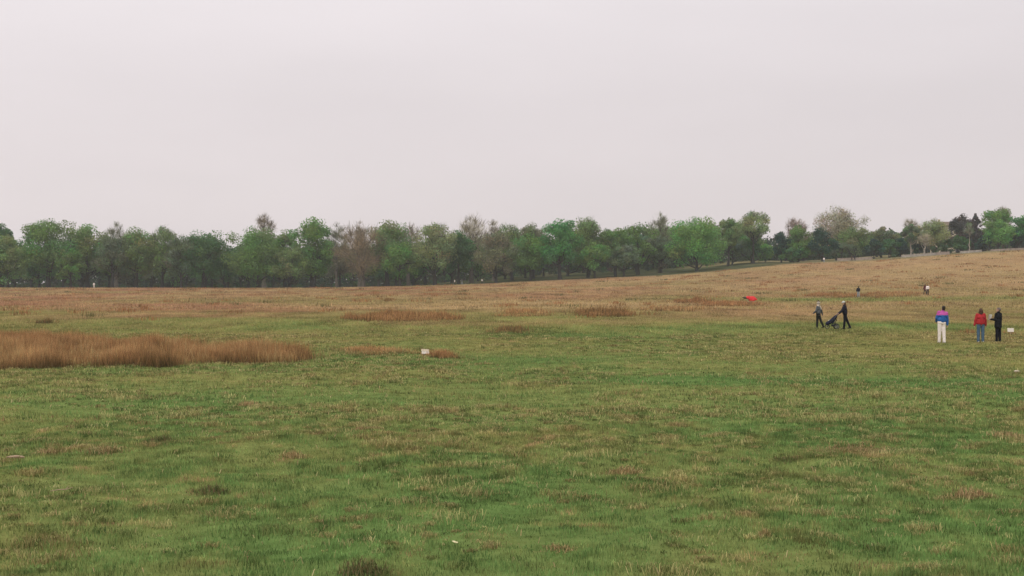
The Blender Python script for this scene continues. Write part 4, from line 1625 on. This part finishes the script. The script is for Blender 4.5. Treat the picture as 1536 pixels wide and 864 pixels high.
for lab, px, py, D, a, b_, hd_, ht in tiny:
    x = (px - 768) / F * D
    f = Figure(lhip=12, rhip=-12, rknee=8, larm=(-8, 10, 15, 0), rarm=(10, 10, 25, 0))
    p = person(lab, on(x, D), hd_, ht, f, .016)
    wear(p, 'jacket', f.jacket(.86, 1.2, 1.0, .02), tops[a])
    wear(p, 'trousers', f.trousers(1.0), legs[b_])
    wear(p, 'hair', hair(f, 'short', int(px)), HAIR_D)
    dress(p, f, SHOE_D)

# ------------------------------------------------------------------ red kite lying on the heath
REDK = fabric('red_ripstop', (.62, .030, .035), .55, .10, 2)
LITK = fabric('lit_red_ripstop', (.70, .16, .12), .55, .10, 2)  # paler red for the canopy's upper faces: light from above put into the colour
BLKK = fabric('black_ripstop', (.020, .014, .012), .6, .2, 2)
kp = ground(1125.5, 452.6)
ks = kp.y / F
kr = empty('kite', kp, math.radians(4))
tag(kr, 'bright red inflated kite with a black tip standing on the brown heath', 'kite')


def foil(x0, x1, ncell, prof, name, mats, split=None):
    V, Fs, M = [], [], []
    ns, nc = ncell * 6 + 1, 16
    for i in range(ns):
        u = i / (ns - 1)
        x = x0 + (x1 - x0) * u
        lo, hi, dp, yo = prof(u)
        puff = 1 - .13 * abs(math.cos(math.pi * u * ncell)) ** 6
        for j in range(nc):
            a = 2 * math.pi * j / nc
            sn, cs_ = math.sin(a), math.cos(a)
            z = (lo + hi) / 2 + sn * (hi - lo) / 2 * puff
            y = yo + cs_ * dp * puff * (1 - .35 * sn) + .25 * (z - lo)
            V.append((x, y, z))
    for i in range(ns - 1):
        for j in range(nc):
            Fs.append((i * nc + j, i * nc + (j + 1) % nc, (i + 1) * nc + (j + 1) % nc, (i + 1) * nc + j))
            M.append(1 if (j in (2, 3, 4) and split) else 0)
    Fs += [tuple(range(nc))[::-1], tuple(range((ns - 1) * nc, ns * nc))]
    M += [0, 0]
    o = MB().add(V, Fs).build(name, mats, kr, True)
    o.data.polygons.foreach_set('material_index', np.array(M, np.int32))
    return o


pxm = ks
ip = lambda u, xs_, ys_: float(np.interp(u, xs_, ys_))
foil(-6.0 * pxm, 10.6 * pxm, 7,
     lambda u: (ip(u, [0, .2, .32, .64, .82, 1], [4.8, 3.4, -.2, -.4, 1.8, 2.4]) * pxm, ip(u, [0, .1, .66, .78, 1], [7.9, 8.6, 8.6, 7.6, 3.9]) * pxm,
                ip(u, [0, .3, .8, 1], [.10, .26, .24, .06]), 0), 'canopy', [REDK, LITK], True)
foil(-12.0 * pxm, -5.7 * pxm, 3,
     lambda u: (ip(u, [0, .5, 1], [5.9, 4.3, 3.9]) * pxm, ip(u, [0, .5, 1], [6.9, 7.0, 6.8]) * pxm, ip(u, [0, 1], [.05, .12]), 0), 'wing_tip', [BLKK])
ln_ = MB()
for a, c in ((-8, 5.0), (-2, 1.2), (3, .6), (7, 2.2)):
    ln_.tube([(a * pxm, 0, c * pxm), (a * pxm * .6, -.8, .10), (0, -2.4, .02)], .004, 4)
ln_.build('bridle', fabric('kite_line', (.45, .42, .38)), kr)

# ------------------------------------------------------------------ signs
SIGN = plain('white_sign_board', (.78, .73, .66), .6, .05, 5)
SPOST = plain('sign_post_wood', (.42, .35, .27), .9, .25, 5)
g = ground(638, 534.5) + Vector((0, 0, .03))
sg = empty('sign', g, math.radians(-4))
tag(sg, 'low white sign in two stacked boards on short stakes among brown tufts', 'sign')
u = g.y / F
tilt = Matrix.Rotation(math.radians(-14), 3, 'X') @ Matrix.Rotation(math.radians(2), 3, 'Y')
MB().box((0, 0, 4.3 * u), (11.0 * u, .012, 3.9 * u), tilt).build('lower_board', SIGN, sg)
MB().box((-.4 * u, .03, 8.0 * u), (11.6 * u, .012, 2.8 * u), tilt).build('upper_board', plain('cream_sign_board', (.72, .62, .47), .6, .06, 5), sg)
for sx in (-3.4, 3.4):
    MB().box((sx * u, .035, 4.2 * u), (.028, .022, 9.2 * u)).build('stake', SPOST, sg)
g = ground(1516.5, 503)
sg = empty('sign', g, math.radians(3))
tag(sg, 'small white sign on a single stake by the person in the black coat', 'sign')
u = g.y / F
MB().box((-.5 * u, 0, 8.0 * u), (9.6 * u, .014, 5.6 * u), Matrix.Rotation(math.radians(-8), 3, 'X')).build('board', SIGN, sg)
MB().box((0, .03, 4.0 * u), (.045, .024, 10.5 * u)).build('stake', SPOST, sg)

# ------------------------------------------------------------------ things lying in the grass
PALEWOOD = plain('barkless_wood', (.40, .29, .20), .85, .2, 30, .4)
g = ground(22.5, 691)
b = MB()
b.tube([(-.15, 0, .035), (-.08, .01, .045), (.02, 0, .05), (.10, -.01, .048), (.155, .005, .04)], [.012, .022, .026, .024, .010], 9)
o = link('stick', b.fuse('stick', .006, .004, 25), PALEWOOD)
o.location = g + Vector((0, 0, .012))
tag(o, 'short thick barkless piece of stick lying in the grass at the left edge', 'stick')
g = ground(92, 742)
b = MB()
b.tube([(-.16, 0, .035), (-.05, .01, .055), (.06, 0, .06), (.15, .02, .085)], [.005, .007, .007, .004], 6)
b.tube([(.05, 0, .06), (.10, .03, .11)], [.005, .003], 5)
o = b.build('stick', PALEWOOD)
o.location = g + Vector((0, 0, .01))
tag(o, 'thin forked pale twig lying in the grass, lower left', 'stick')
g = ground(682, 824.5)
b = MB()
b.ell((0, 0, .045), (.036, .026, .010), 12, 6, Matrix.Rotation(.35, 3, 'Y'))
b.ell((.02, .004, .040), (.022, .02, .009), 10, 6)
o = link('paper_scrap', b.fuse('paper_scrap', .004, .004, 40), plain('cream_paper', (.78, .70, .42), .7, .08, 20))
o.location = g + Vector((0, 0, .03))
tag(o, 'small crumpled cream paper scrap in the grass near the bottom edge', 'litter')
g = ground(1525, 559)
b = MB()
b.ell((0, 0, .05), (.10, .06, .028), 12, 6)
b.ell((.05, .01, .045), (.07, .05, .022), 10, 6)
o = link('stone', b.fuse('stone', .008, .010, 14), plain('pale_stone', (.58, .50, .40), .9, .15, 20))
o.location = g
tag(o, 'flat pale stone in the grass at the right edge', 'stone')

# ------------------------------------------------------------------ hazy air
def haze(density):
    m, t, out = new_mat('hazy_air')
    v = t.nodes.new('ShaderNodeVolumePrincipled')
    v.inputs['Color'].default_value = (.86, .95, 1.0, 1)
    v.inputs['Density'].default_value = density
    v.inputs['Anisotropy'].default_value = .25
    t.links.new(v.outputs[0], out.inputs['Volume'])
    o = MB().box((0, 0, 22), (3640, 3640, 58)).build('haze', m)
    tag(o, 'thin pale haze in the air over the whole heath', 'haze', kind='stuff')
    return o


haze(.00019)
